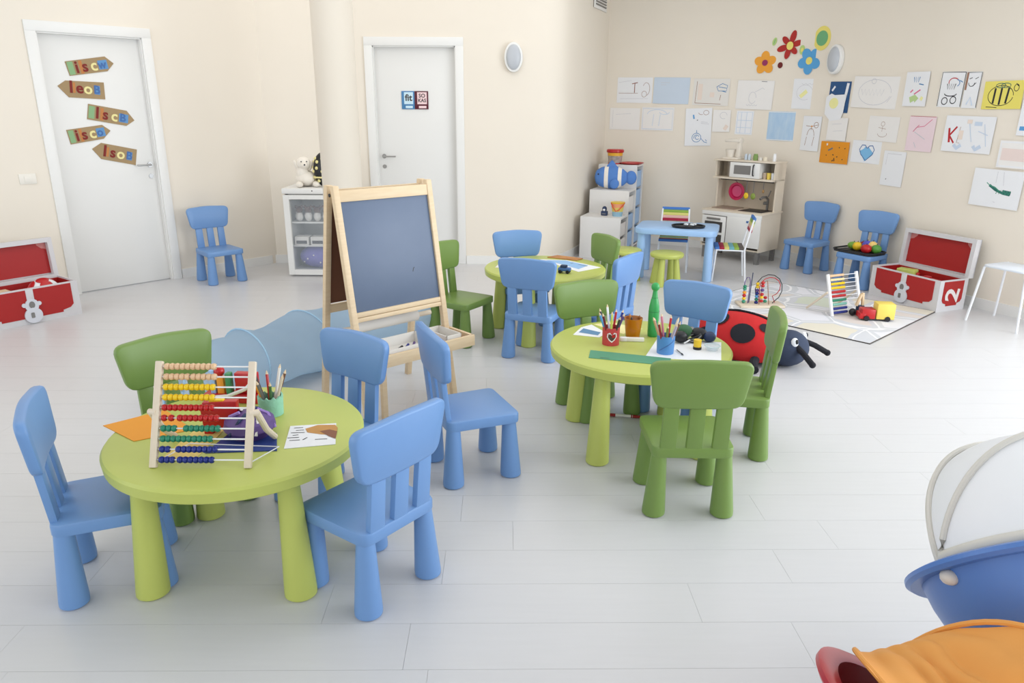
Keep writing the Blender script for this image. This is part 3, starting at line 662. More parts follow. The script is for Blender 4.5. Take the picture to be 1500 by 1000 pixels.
# s along the wall, z, width, height, tilt, paper, label, [(name, material, width, [polylines in unit coords] | 'fill')]
ribs = [
 (0.335, 1.740, .407, .275, 1, PAPER, 'white drawing with brown crayon tree and figure, leftmost of the top row', [(TREE, .008, [[(0, -.1), (0, .28)], [(-.08, .25), (.08, .3)]]), (BRN, .004, [[(-.45, -.12), (.1, -.12)], arc(.33, .05, .1, .25, -80, 150), arc(.28, -.15, .07, .12, 0, 360)]), (PENCIL, .003, [[(-.46, .3), (-.1, .38)], [(-.4, -.35), (.4, -.32)]])]),
 (0.760, 1.733, .410, .280, 2, LBLUE, 'plain pale blue sheet in the top row', [(PENCIL, .004, [[(-.3, .3), (-.05, .3)], [(-.3, .22), (-.15, .22)]])]),
 (1.207, 1.716, .402, .278, 2, PAPERW, 'white drawing with brown frame lines and a small blue house', [(BRN, .005, [[(-.42, -.42), (.3, -.44)], [(-.4, .4), (-.42, -.42)], [(.26, -.3), (.28, -.1)]]), (INKB, .006, [[(.15, .2), (.3, .32), (.44, .25), (.42, .05), (.2, .05), (.15, .2)], [(.2, .2), (.42, .15)], [(.3, .05), (.42, .0)]]), (PEACH, .05, [[(-.3, -.3), (-.3, .3)], [(-.02, -.1), (.1, -.1)]])]),
 (1.690, 1.684, .395, .290, 3, FAINT, 'white sheet with a faint grey pencil scribble, top row', [(PENCIL, .004, [arc(-.05, -.1, .1, .2, 0, 330), [(0, .1), (.2, .25), (.25, .2)], scrib(-.2, .1, -.38, -.34, 8)]), (INK, .004, [[(.15, .47), (.3, .46)]])]),
 (2.235, 1.690, .455, .290, 3, PAPER, 'white sheet with a curled left edge in the top row', [(PENCIL, .003, [arc(0, .05, .2, .25, 20, 300), scrib(-.1, .3, .3, .35, 8)]), (YBL, .04, [[(-.1, -.1), (.05, .1)]])]),
 (2.660, 1.655, .250, .285, 2, NAVYS, 'navy blue sheet with torn white edges', [(PAPER, .03, [[(.36, .45), (.3, .0), (.22, -.4)]]), (PAPER, .02, [[(-.38, .2), (-.25, .35)]])]),
 (3.071, 1.693, .505, .276, 4, FAINT, 'wide white sheet with a large faint pencil circle', [(PENCIL, .004, [arc(0, 0, .36, .4, 0, 345, 24), arc(-.05, .35, .05, .08, 0, 360), [(.3, -.3), (.38, -.1)], scrib(-.3, .2, -.1, .1, 12)])]),
 (3.521, 1.713, .240, .280, 1, PAPER, 'white upright drawing with blue, pink and green crayon marks', [(INKB, .008, [scrib(-.15, .1, .2, .35, 6), [(.1, .15), (.3, .12)]]), (PKC, .012, [[(-.22, -.1), (-.12, -.02)], [(-.05, -.15), (.2, -.02)]]), (GRC, .05, [[(-.2, -.32), (.0, -.25), (.1, -.33)]]), (YBL, .03, [[(.25, -.25), (.35, -.3)]])]),
 (3.861, 1.704, .219, .275, 2, PAPER, 'white drawing with dark edges and a black and red tricycle sketch', [(DARK, .006, [[(-.48, -.48), (-.48, .48), (.48, .48)], [(.48, -.48), (.48, .48)]]), (INK, .007, [arc(-.2, -.33, .12, .1, 0, 360), arc(.15, -.3, .12, .1, 0, 360), scrib(-.2, .15, .0, .16, 8), arc(0, -.12, .25, .07, 180, 360)]), (INKR, .007, [arc(.05, .2, .2, .12, 30, 200)]), (INKB, .006, [arc(.15, .18, .15, .1, -60, 80), [(.3, .25), (.42, .2)]])]),
 (4.045, 1.696, .128, .275, 2, PAPER, 'narrow white drawing beside the tricycle sketch', [(INK, .005, [[(-.48, .48), (.48, .48), (.48, -.48)], arc(-.1, .2, .2, .1, 180, 360), [(-.3, .3), (-.1, .34)], [(.1, .3), (.3, .35)], [(.0, .1), (.2, .2)]]), (BRN, .016, [[(-.44, .48), (-.44, .0)]]), (PALEC, .012, [[(-.2, -.4), (0, -.2), (.2, -.42)]])]),
 (4.307, 1.655, .310, .205, -1, BEEY, 'yellow sheet with a black striped bee drawing', [(INK, .015, [[(-.2, .25), (-.22, -.3)], [(-.04, .25), (-.06, -.35)], [(.14, .25), (.1, -.3)]]), (INK, .005, [arc(-.05, -.02, .32, .36, 0, 350, 24), arc(.32, .25, .06, .12, 0, 360), [(.3, .4), (.36, .3)], [(-.38, -.42), (-.1, -.44)]]), (CRG, .005, [arc(-.08, .34, .12, .08, 0, 360), arc(.05, .34, .12, .08, 0, 360)])]),
 (4.56, 1.490, .175, .257, 2, PAPER, 'white sheet with a blue corner block at the right frame edge', [(SKYB, .03, [[(-.4, -.3), (-.1, -.3)]])]),
 (0.235, 1.425, .355, .240, 1, FAINT, 'plain pale sheet, leftmost of the second row', [(PENCIL, .003, [[(-.4, .4), (-.4, -.4)], [(-.3, .2), (.2, .25)]])]),
 (0.622, 1.428, .377, .254, 1, FAINT, 'pale sheet with faint blue tree outline in the second row', [(PALEC, .006, [frame(), [(-.15, -.3), (-.12, .2)], [(.05, -.3), (.08, .2)], arc(-.02, .2, .3, .2, 0, 180), arc(.2, .3, .15, .1, 180, 360)])]),
 (1.096, 1.346, .295, .403, -3, PAPER, 'white sheet with a small blue whale drawing', [(INKB, .006, [arc(-.05, -.28, .17, .12, 0, 360), arc(-.05, -.28, .1, .07, 20, 200), arc(-.02, -.28, .07, .05, 100, 330), [(-.05, -.16), (-.05, -.08)], [(.12, -.3), (.25, -.4), (.36, -.42)], [(.3, -.33), (.34, -.38)]]), (SKYB, .016, [[(-.2, .33), (-.17, .22)]]), (BRN, .004, [arc(.28, .38, .1, .06, 0, 360), arc(.1, .38, .1, .05, 180, 300)]), (INK, .008, [[(-.06, .18), (-.02, .19)]]), (PENCIL, .004, [[(.1, .1), (.4, .08)], [(.1, .14), (.35, .12)]])]),
 (1.352, 1.416, .195, .230, 0, FAINT, 'narrow off-white sheet with a peach smear, second row', [(PEACH, .04, [[(.2, -.4), (.35, -.2)]]), (PENCIL, .004, [arc(.1, .25, .2, .15, 0, 300)])]),
 (1.605, 1.400, .190, .247, 2, PAPER, 'small white sheet with a pale lilac grid', [(PALEC, .005, [frame(.42, .44), [(-.2, -.44), (-.2, .44)], [(.1, -.44), (.1, .44)], [(-.42, .1), (.42, .1)], [(-.42, -.2), (.42, -.2)]])]),
 (2.003, 1.373, .436, .292, 1, CRAYB, 'sheet covered all over in blue crayon', [(PAPER, .008, [frame(.485, .48)])]),
 (2.370, 1.309, .225, .337, 2, PAPER, 'white sheet with a thin brown stick figure', [(BRN, .005, [arc(0, -.1, .2, .25, 10, 170), [(-.2, -.1), (-.25, -.35)], [(.2, -.08), (.15, -.35)], [(-.3, .22), (0, .2), (.35, .26)], arc(.25, .25, .12, .08, 0, 360), [(.0, .2), (.0, .1)]]), (ORANGE, .012, [[(-.02, .22), (.06, .2)]])]),
 (2.690, 1.36, .24, .213, 2, FAINT, 'blank off-white sheet under the navy sheet', [(PENCIL, .003, [[(-.3, .2), (.2, .25)], [(-.2, -.1), (.3, -.05)]])]),
 (3.222, 1.376, .345, .218, 3, FAINT, 'white sheet with a tiny pencil figure', [(BRN, .003, [arc(-.02, .2, .06, .09, 0, 360), [(-.02, .1), (-.02, -.1)], [(-.15, .05), (.1, .0)], arc(0, -.2, .15, .12, 180, 380)])]),
 (3.638, 1.347, .271, .290, 2, PINKS, 'pale pink sheet with a red crayon bird', [(PKC, .006, [[(-.18, .18), (.1, .22), (.35, .42)], [(-.18, .18), (-.3, .05), (-.1, .25)]]), (PENCIL, .006, [[(-.25, .05), (.2, -.15)], [(-.2, -.25), (-.1, -.4)]]), (INKR, .003, [[(-.48, .49), (.48, .49)]])]),
 (4.082, 1.357, .428, .282, 2, PAPER, 'white drawing with a big red letter K and pale hearts', [(INKR, .018, [[(-.4, .15), (-.36, -.25)]]), (INKR, .014, [[(-.37, -.05), (-.24, .2)], [(-.36, -.08), (-.26, -.26)]]), (BRN, .004, [[(-.17, .2), (-.2, -.24), (-.14, -.25)]]), (PEACH, .04, [[(-.14, -.15), (-.14, .1)]]), (PALEC, .03, [[(-.25, -.3), (-.18, -.4), (-.1, -.3)], [(.15, -.3), (.2, -.4), (.3, -.3)], [(.1, .3), (.25, .3)]]), (PALEC, .006, [[(.0, .3), (.1, -.2)], [(.2, .1), (.4, .0)], [(.3, .3), (.4, -.3)]]), (PEACH, .03, [[(-.05, .35), (.05, .35)]])]),
 (2.693, 1.140, .352, .206, 0, ORNS, 'orange sheet with small black specks', [(INK, .01, [[(-.05, -.1), (.0, -.12)], [(.15, .25), (.18, .22)], [(.1, -.2), (.14, -.18)], [(.35, .2), (.38, .22)], [(-.05, -.4), (.0, -.35)], [(-.28, -.15), (-.25, -.14)], [(.3, -.3), (.33, -.29)], [(.02, -.25), (.04, -.4)]]), (GREYM, .016, [[(-.22, .08), (-.06, .2)]]), (PAPER, .02, [[(-.3, .36), (-.25, .36)]])]),
 (3.075, 1.165, .351, .202, 2, PAPER, 'white sheet with a big blue heart', [(HEART, .09, [[(-.13, .12), (-.02, -.2), (.13, .1)]]), (HEART, .07, [[(-.12, .1), (.0, -.05), (.11, .1)]]), (SDB, .008, [[(0, .16), (-.07, .3), (-.17, .3), (-.24, .1), (-.18, -.12), (0, -.38), (.19, -.1), (.24, .12), (.17, .3), (.07, .28), (0, .16)]])]),
 (3.402, 1.037, .245, .304, 2, PAPER, 'blank white sheet hanging lowest under the pink sheet', [(PENCIL, .004, [[(-.35, .1), (-.33, .42), (.3, .42)]]), (INK, .006, [[(-.25, -.33), (-.22, -.3)]])]),
 (4.488, 1.221, .250, .205, 1, FAINT, 'pale sheet with a soft pink band near the right frame edge', [(mat('blush', (236, 218, 212), .9), .09, [[(-.4, 0), (.42, -.02)]]), (PAPER, .012, [frame(.46, .44)])]),
 (4.400, 0.958, .398, .289, 2, PAPER, 'white sheet with a dark green crocodile drawing, lowest on the right', [(CRG, .02, [[(-.14, .08), (.0, -.03), (.16, -.1), (.3, -.12)]]), (CRG, .03, [[(.14, -.06), (.31, -.08)]]), (TEAL, .006, [[(-.2, .14), (-.14, .08), (-.02, .04), (.08, -.05)], scrib(.02, .3, -.02, -.13, 9)]), (PENCIL, .003, [[(-.02, .45), (-.02, .15)], [(.1, .45), (.14, .1)], [(.0, -.35), (.04, -.36)]])]),
]
GD = 'children drawings on the wall'
for k, (s, z, w_, h_, tl, pm, lb, dr) in enumerate(ribs):
    p, a = wallR(s)
    off = 0.004 + 0.0022 * (k % 4)
    nx, ny = math.sin(a), -math.cos(a)
    t = T('drawing', lb, 'drawing', (p.x + nx * off, p.y + ny * off, z), math.degrees(a), GD)
    R = Matrix.Rotation(math.radians(tl * 0.6), 4, 'Y')
    mb = MB(); mb.box((0, 0, 0), (w_, 0.001, h_)); bmesh.ops.transform(mb.b, matrix=R, verts=mb.b.verts); mb.build('paper_sheet', pm, t, smooth=False)
    for i, (m, wd, pls) in enumerate(dr):
        mb = MB()
        for pl in pls: mb.strip([(x * w_, zz * h_) for x, zz in pl], wd, -0.0008 - 0.0002 * i)
        bmesh.ops.transform(mb.b, matrix=R, verts=mb.b.verts); o = mb.build('crayon_marks', m, t, smooth=False); o['kind'] = 'stuff'
# torn white paper with yellow blob over the navy sheet
p, a = wallR(2.632); t = T('drawing', 'torn white paper with a yellow blob taped over the navy sheet', 'drawing', (p.x + math.sin(a) * .013, p.y - math.cos(a) * .013, 1.56), math.degrees(a), GD)
mb = MB(); mb.prism([(-.12, -.06), (-.04, -.125), (.08, -.11), (.105, -.05), (.12, .12), (-.02, .115), (-.06, .13), (-.12, .10)], 0.001); mb.build('paper_sheet', PAPER, t, smooth=False)
MB().flat(ell(.055, .05, 18, -.02, .04), -.0008).build('crayon_marks', YBL, t, smooth=False)
# flower stickers
def sticker(s, z, lb, pieces, ht=1):
    p, a = wallR(s); t = T('flower_sticker', lb, 'sticker', (p.x + math.sin(a) * .004, p.y - math.cos(a) * .004, z), math.degrees(a), 'wall stickers')
    for i, (nm, m, pts) in enumerate(pieces):
        mb = MB(); mb.prism(pts, 0.0012, Matrix.Translation((0, -0.0015 * i, 0))); mb.build(nm, m, t, smooth=False)
def petals(n, rx, rz, d, a0=0, sc=None):
    out = []
    for k in range(n):
        a = math.radians(a0) + 2 * PI * k / n; f = sc[k] if sc else 1
        out.append(ell(rx * f, rz * (0.6 + 0.4 * f), 16, d * f * math.cos(a), d * f * math.sin(a), a))
    return out
FO = mat('sticker_orange', (240, 164, 50), .6); FR = mat('sticker_red', (178, 32, 24), .6); FB = mat('sticker_blue', (88, 166, 222), .6); FY = mat('sticker_yellow', (240, 224, 120), .6); FG = mat('sticker_green', (112, 176, 124), .6); FP = mat('sticker_magenta', (150, 40, 90), .6); FL = mat('sticker_leaf', (186, 212, 130), .6)
sticker(1.766, 2.001, 'orange five petal flower sticker with magenta centre', [('petal', FO, q) for q in petals(5, .055, .045, .062, 20)] + [('flower_centre', FP, ell(.03, .03))])
sticker(2.016, 2.155, 'red flower sticker with long petals and yellow centre', [('petal', FR, q) for q in petals(6, .055, .03, .075, 15, (1, 1.15, .95, 1.1, 1, .85))] + [('flower_centre', FY, ell(.036, .04))])
sticker(2.247, 2.003, 'blue flower sticker with yellow centre', [('petal', FB, q) for q in petals(5, .058, .05, .072, 50)] + [('flower_centre', FY, ell(.036, .036))])
sticker(2.365, 2.204, 'round green sticker with a pale yellow rim', [('rim', FY, ell(.10, .112, 28)), ('disc', FG, ell(.068, .07, 24))])
sticker(1.929, 1.973, 'small dark red dot sticker between the flowers', [('dot', mat('sticker_dark_red', (110, 14, 12), .6), ell(.027, .03))])
sticker(1.844, 2.203, 'small pale green leaf sticker left of the red flower', [('leaf', FL, ell(.022, .04, 16, 0, 0, -.3)), ('leaf_vein', FG, ell(.004, .03, 10, 0, 0, -.3))])
sticker(2.150, 2.11, 'small pale green sticker between red and blue flowers', [('leaf', FL, ell(.03, .045, 14)), ('leaf_spot', FY, ell(.015, .02, 10))])

# ------------------------------------------------------------------ step storage
SX = math.radians(-21.7)
def st_pt(x, y): return (0.725 + x * math.cos(SX) - y * math.sin(SX), 7.93 + x * math.sin(SX) + y * math.cos(SX))
t = T('step_storage', 'white stepped storage unit with blue drawers in the room corner', 'storage unit', (0.725, 7.93, 0), -21.7)
STW = mat('storage_white', (232, 230, 228), 0.45, 0.02)
for k, h in enumerate((.44, .69, .94)):
    y0 = .33 * k
    mb = MB()
    mb.box((.22, y0 + .009, h / 2), (.44, .018, h)); mb.box((.009, y0 + .165, h / 2 - .001), (.018, .33 - .036, h - .04)); mb.box((.22, y0 + .165, h - .009), (.44, .33 - .036, .018)); mb.box((.22, y0 + .165, .03), (.40, .29, .018)); mb.box((.22, y0 + .321, h / 2), (.44, .018, h - .002))
    mb.build('step_cabinet', STW, t, smooth=False)
    nb = 2 + k
    for j in range(nb):
        zz = 0.06 + j * (h - .1) / nb; hh = (h - .1) / nb - .03
        mb = MB(); openbox(mb, .40, .28, hh, .008, 0)
        bmesh.ops.transform(mb.b, matrix=Matrix.Translation((.225, y0 + .165, zz)), verts=mb.b.verts)
        mb.build('drawer', PALEBLUE if k > 0 and j < nb - (0 if k == 2 else 1) else FAINT, t, smooth=False)
p = st_pt(.21, .495)
t = T('plush_fish', 'blue and white striped plush fish on the middle storage step', 'soft toy', (p[0], p[1], .69), -14, None)
FB1 = mat('plush_blue', (88, 134, 204), .9, .08, 40, .2)
fs = [(-.20, .01), (-.185, .07), (-.13, .105), (-.07, .12), (.0, .125), (.06, .115), (.12, .085), (.155, .055)]
def fishr(x):
    for (a, b), (c, d) in zip(fs, fs[1:]):
        if a <= x <= c: return b + (d - b) * (x - a) / (c - a)
    return .02
def fishseg(nm, x0, x1, m):
    prof = []
    n = 10
    mb = MB()
    def f(u, v):
        x = x0 + (x1 - x0) * v; bowed = x + .02 * math.cos(u * 4 * PI) * 0
        r = fishr(x); return (x, .55 * r * math.cos(2 * PI * u), .126 + r * math.sin(2 * PI * u))
    mb.grid(f, 24, n, closeu=True)
    bmesh.ops.holes_fill(mb.b, edges=[e for e in mb.b.edges if e.is_boundary])
    return mb.build(nm, m, t)
fishseg('head', -.2, -.09, FB1); fishseg('white_band', -.09, -.045, PLUSH); fishseg('body', -.045, .06, FB1); fishseg('white_band', .06, .10, PLUSH); fishseg('tail_base', .10, .155, FB1)
MB().prism(poly_round([(-.09, .22), (.06, .22), (-.015, .32)], .03, 4), .04, Matrix.Translation((0, -.02, 0)), bev=.01).build('fin', FB1, t)
MB().ball((.20, 0, .126), (.062, .03, .075), 16, 10).build('tail', FB1, t)
MB().ball((.03, -.075, .06), (.05, .02, .055), 14, 8, ry=.6).build('side_fin', FB1, t)
MB().ball((-.155, -.045, .16), .01, 8, 6).build('eye', NAVY, t)
p = st_pt(.15, .80)
t = T('toy_tub', 'clear toy tub with red lid and yellow band on the top storage step', 'tub', (p[0], p[1], .94), -20)
MB().lathe([(0, 0), (.072, 0), (.082, .09), (0, .09)], 28).build('tub_body', mat('tub_print', (70, 62, 56), .4, .5, 26, c2=(214, 200, 196)), t)
MB().lathe([(.0, .09), (.083, .09), (.086, .125), (0, .125)], 28).build('tub_band', mat('tub_yellow', (238, 178, 50), .4), t)
MB().lathe([(0, .123), (.088, .123), (.098, .13), (.098, .152), (.09, .16), (0, .16)], 28).build('tub_lid', REDP, t)
MB().lathe([(0, 0), (.075, 0), (.076, .012), (0, .012)], 28).build('tub_base', REDP, t)
p = st_pt(.34, .82)
t = T('red_plate', 'red rimmed pink plate beside the toy tub', 'plate', (p[0], p[1], .94), 0)
MB().lathe([(0, .004), (.10, .004), (.135, .02), (.138, .016), (.105, 0), (0, 0)], 32).build('plate_rim', REDP, t); MB().lathe([(0, .008), (.098, .008), (.098, .005), (0, .005)], 28).build('plate_centre', mat('pale_pink', (240, 180, 184), .5), t)
p = st_pt(.36, .17)
t = T('toy_bucket', 'rainbow toy bucket with orange handle on the lowest storage step', 'bucket', (p[0], p[1], .44), 0)
for r0, z0, r1, z1, m, nm in ((.052, 0, .058, .05, mat('bucket_blue', (150, 190, 210), .4), 'bucket_base'), (.058, .05, .064, .095, mat('bucket_green', (228, 210, 110), .4), 'bucket_middle'), (.064, .095, .07, .135, mat('bucket_peach', (236, 160, 120), .4), 'bucket_top'), (.07, .135, .078, .15, YELLOW, 'bucket_rim')):
    MB().lathe([(0, z0), (r0, z0), (r1, z1), (0, z1)], 24).build(nm, m, t)
MB().tube([(-.072, -.01, .14), (-.06, -.06, .10), (-.03, -.085, .06), (.0, -.08, .07), (.05, -.06, .12), (.072, -.01, .14)], .006).build('handle', mat('handle_orange', (220, 90, 50), .4), t)
p = st_pt(.22, .16)
t = T('toy_penguin', 'small navy toy figure on the lowest storage step', 'toy', (p[0], p[1], .44), -20)
MB().box((0, 0, .025), (.07, .05, .05), bev=.01).build('body', NAVY, t); MB().ball((0, 0, .07), (.026, .024, .03)).build('head', NAVY, t); MB().ball((0, -.018, .062), (.014, .01, .014), 10, 6).build('face', PAPER, t); MB().box((0, -.026, .02), (.04, .004, .008)).build('belt', GREYM, t)

# ------------------------------------------------------------------ square table, stools, striped chairs
t = T('square_table', 'pale blue rectangular child table in front of the play kitchen', 'table', (1.575, 7.03, 0), -18)
mb = MB(); mb.prism(rrect(.75, .54, .09, 6), .055, Matrix.Translation((0, 0, .48)) @ Matrix.Rotation(-PI / 2, 4, 'X'), bev=.008)
for v in mb.b.verts: v.co.z = .425 + (.48 - v.co.z) if v.co.z > .48 else v.co.z
bmesh.ops.recalc_face_normals(mb.b, faces=mb.b.faces)
zs = [v.co.z for v in mb.b.verts]; dz = .48 - max(zs)
for v in mb.b.verts: v.co.z += dz
mb.build('tabletop', PALEBLUE, t)
for sx in (-1, 1):
    for sy in (-1, 1):
        mb = MB(); mb.lathe([(0, 0), (.038, 0), (.043, .006), (.043, .02), (.036, .44), (0, .44)], 20)
        for v in mb.b.verts: v.co.x += sx * (.315 - .01 * v.co.z); v.co.y += sy * .19
        mb.build('leg', PALEBLUE, t)
t = T('black_tray', 'oval black tray with silver pieces on the pale blue table', 'tray', (1.65, 6.93, .481), -10)
MB().prism(ell(.15, .11, 28), .01, Matrix.Rotation(-PI / 2, 4, 'X') @ Matrix.Translation((0, -.01, 0)), bev=.003).build('tray_base', BLACK, t)
MB().tube([(.15 * math.cos(a), .11 * math.sin(a), .016) for a in [k * 2 * PI / 32 for k in range(32)]], .007, 6, True).build('tray_rim', BLACK, t)
for k, (x, y) in enumerate(((-.02, .0), (.03, -.02), (.06, .02))):
    o = MB().ball((0, 0, .016), (.026, .02, .016), 12, 8).build('toy_cutlery', mat('silver', (205, 210, 215), .25, metal=.6)); o.location = (1.65 + x, 6.93 + y, .491)
    tag(o, ('left', 'middle', 'right')[k] + ' silver toy piece on the black tray', 'toy', 'silver pieces on the black tray')
def stool(loc, lb, rz=0):
    t = T('child_stool', lb, 'stool', loc, rz, 'lime stools')
    MB().lathe([(0, .30), (.135, .30), (.148, .293), (.152, .28), (.146, .262), (.13, .256), (0, .256)], 40).build('seat', LIME, t)
    for k in range(4):
        a = PI / 4 + k * PI / 2; mb = MB(); mb.lathe([(0, 0), (.03, 0), (.035, .006), (.035, .018), (.024, .26), (0, .26)], 18)
        for v in mb.b.verts: r = .118 - .028 * v.co.z / .26; v.co.x += r * math.cos(a); v.co.y += r * math.sin(a)
        mb.build('leg', LIME, t)
stool((1.405, 6.63, 0), 'lime plastic stool in front of the pale blue table', 10)
stool((1.05, 6.80, 0), 'lime plastic stool beside the step storage, mostly hidden', 40)
STR = [mat('stripe_blue', (70, 120, 190), .8), mat('stripe_green', (140, 170, 70), .8), mat('stripe_yellow', (214, 206, 120), .8), mat('stripe_pink', (222, 176, 168), .8), mat('stripe_red', (164, 30, 60), .8), mat('stripe_brown', (92, 84, 80), .8), mat('stripe_teal', (110, 170, 180), .8)]
def striped(loc, rz, lb):
    t = T('striped_chair', lb, 'chair', loc, rz, 'striped metal chairs')
    WM = mat('white_metal', (238, 240, 244), .35)
    for x in (-1, 1):
        MB().tube([(x * .145, .13, 0), (x * .14, .12, .15), (x * .135, .11, .30)], .009).build('leg', WM, t)
        MB().tube([(x * .15, -.17, 0), (x * .14, -.14, .30), (x * .135, -.17, .45), (x * .13, -.2, .58)], .009).build('leg', WM, t)
    mb = MB(); mb.box((0, -.01, .295), (.27, .012, .012)); mb.box((-.135, -.01, .295), (.014, .25, .012)); mb.box((.135, -.01, .295), (.014, .25, .012)); mb.build('seat_frame', WM, t)
    for k, m in enumerate((5, 1, 6, 2, 4, 0)):
        MB().box((0, -.115 + k * .044, .31), (.28, .044, .022), bev=.004).build('seat_strip', STR[m], t)
    for k, m in enumerate((4, 3, 2, 1, 0)):
        z = .475 + k * .027; MB().box((0, -.182 - k * .006, z), (.27, .02, .0275), bev=.003, rx=.2).build('back_strip', STR[m], t)
    return t
striped((1.60, 7.30, 0), 166, 'striped metal child chair behind the pale blue table, facing the viewer')
striped((2.03, 6.90, 0), 78, 'striped metal child chair at the right end of the pale blue table')

# ------------------------------------------------------------------ toy kitchen
KY = math.radians(-46.3)
def kt(x, y): return (2.05 + x * math.cos(KY) - y * math.sin(KY), 8.0 + x * math.sin(KY) + y * math.cos(KY))
t = T('toy_kitchen', 'birch and white toy kitchen with microwave, hob and sink', 'toy kitchen', (2.05, 8.0, 0), -46.3)
KW = .69; TAUPE = mat('hob_taupe', (152, 132, 118), .4)
mb = MB(); mb.box((.008, .20, .32), (.016, .40, .38)); mb.box((KW - .008, .20, .32), (.016, .40, .38)); mb.box((KW / 2, .392, .32), (KW - .032, .016, .38)); mb.box((KW / 2, .2, .138), (KW - .032, .38, .016)); mb.box((.30, .2, .32), (.016, .36, .36)); mb.build('cabinet', BIRCH, t, smooth=False)
MB().box((KW / 2, .20, .517), (KW + .02, .42, .016), bev=.003).build('worktop', BIRCH, t)
for x in (.035, KW - .035):
    for y in (.04, .36): MB().box((x, y, .066), (.04, .04, .132)).build('leg', GREYM, t)
MB().box((KW / 2, -.006, .488), (KW, .014, .042), bev=.002).build('front_panel', WHITE, t)
d = MB().box((.15, -.008, .315), (.285, .016, .29), bev=.003).build('oven_door', WHITE, t)
mb = MB(); mb.box((.15, -.018, .345), (.21, .004, .11)); mb.build('oven_window', DARK, d)
mb = MB(); mb.box((.15, -.018, .22), (.21, .004, .09)); mb.build('oven_window', DARK, d)
MB().box((.15, -.024, .432), (.16, .02, .018), bev=.004).build('oven_handle', GREYM, d)
d = MB().box((.495, -.008, .32), (.385, .016, .30), bev=.003).build('cabinet_door', WHITE, t)
for x in (.55, .60): MB().box((x, -.018, .435), (.04, .006, .02)).build('door_plate', SDB, d)
MB().box((.17, .21, .528), (.26, .22, .008), bev=.002).build('hob', TAUPE, t)
mb = MB(); mb.box((.50, .2, .527), (.27, .24, .006), bev=.002); mb.build('sink_rim', DARK, t)
MB().box((.50, .2, .5305), (.22, .19, .003)).build('sink_basin', BLACK, t)
MB().tube([(.56, .33, .525), (.56, .33, .64), (.555, .30, .665), (.54, .25, .665), (.53, .22, .645)], .013).build('faucet', GREYM, t)
MB().cyl((.56, .33, .665), (.575, .345, .73), .006).build('faucet_lever', GREYM, t); MB().cyl((.53, .30, .60), (.56, .33, .60), .016).build('faucet_knob', GREYM, t)
# upper part
for x in (.008, KW - .008): MB().box((x, .315, .775), (.016, .16, .50)).build('side_panel', BIRCH, t)
mb = MB(); mb.box((KW / 2, .390, .775), (KW - .03, .008, .50)); mb.build('back_panel', mat('back_veneer', (205, 190, 170), .6, .05, 8, stretch=(6, 1, 1)), t)
for x in (.008, KW - .008): MB().box((x, .25, .935), (.016, .14, .19)).build('shelf_side', BIRCH, t)
MB().box((KW / 2, .27, 1.026), (KW + .01, .26, .016), bev=.002).build('top_shelf', BIRCH, t)
MB().box((KW / 2, .26, .845), (KW, .25, .018), bev=.002).build('lower_shelf', BIRCH, t)
MB().box((.15, .33, .935), (.10, .10, .16)).build('shelf_box', mat('grey_taupe', (188, 178, 168), .6), t)
MB().cyl((.17, .279, .95), (.17, .274, .95), .01).build('clock_knob', BLACK, t)
mw = MB().box((.36, .255, .935), (.34, .22, .155), bev=.004).build('microwave', WHITE, t)
MB().box((.335, .1435, .938), (.19, .004, .09)).build('microwave_window', GREYM, mw)
MB().tube([(.465, .143, .885), (.467, .125, .895), (.467, .122, .94), (.467, .125, .985), (.465, .143, .995)], .007).build('microwave_handle', BLACK, mw)
MB().cyl((.05, .22, .825), (KW - .03, .22, .825), .006, n=8).build('hanging_rail', BLACK, t)
# things hanging and standing
def kthing(name, x, y, z, lb, cat, grp=None): 
    p = kt(x, y); return T(name, lb, cat, (p[0], p[1], z), -46.3, grp)
u = kthing('toy_pan', .22, .30, .70, 'round magenta toy pan hanging in the toy kitchen', 'pan')
mt = Matrix.Rotation(PI / 2, 4, 'X')
MB().lathe([(0, 0), (.06, 0), (.072, .02), (.092, .022), (.094, .03), (.07, .032), (.06, .012), (0, .012)], 32, mt).build('pan_body', mat('magenta_plastic', (196, 28, 84), .35), u)
MB().lathe([(0, .013), (.058, .013), (.058, .016), (0, .016)], 28, mt).build('pan_centre', mat('magenta_light', (212, 74, 122), .4), u)
MB().cyl((0, -.015, .09), (0, -.08, .125), .004, n=8).build('hook', GREYM, u)
for x, m, cn in ((.365, YELLOW, 'yellow'), (.445, mat('olive_green', (140, 160, 70), .5), 'green'), (.555, mat('tan_brown', (170, 130, 80), .5), 'small brown')):
    u = kthing('toy_utensil', x, .22, .66 if cn != 'small brown' else .72, cn + ' toy utensil hanging from the kitchen rail', 'utensil', 'utensils on the kitchen rail')
    ln = .16 if cn != 'small brown' else .10
    MB().cyl((0, 0, .0), (0, 0, ln), .004, n=8).build('handle', GREYM, u); MB().ball((0, 0, .01), (.028 if ln > .12 else .012, .012, .034 if ln > .12 else .02), 12, 8).build('head', m, u)
for x, m, cn in ((.555, mat('cup_taupe', (190, 170, 150), .5), 'taupe'), (.60, mat('cup_yellow', (236, 208, 90), .4), 'yellow'), (.648, mat('cup_white', (228, 232, 238), .4), 'white')):
    u = kthing('toy_cup', x, .22, .854, cn + ' toy cup on the kitchen shelf beside the microwave', 'cup', 'cups on the kitchen shelf')
    MB().lathe([(0, 0), (.018, 0), (.022, .065), (.019, .065), (.016, .006), (0, .006)], 16).build('cup_body', m, u); MB().tube([(.02, 0, .05), (.034, 0, .045), (.034, 0, .025), (.019, 0, .018)], .003, 6).build('cup_handle', m, u)
u = kthing('toy_tower', .15, .27, 1.034, 'tall cream toy mixer on top of the toy kitchen', 'toy')
TCR = mat('toy_cream', (232, 224, 212), .6)
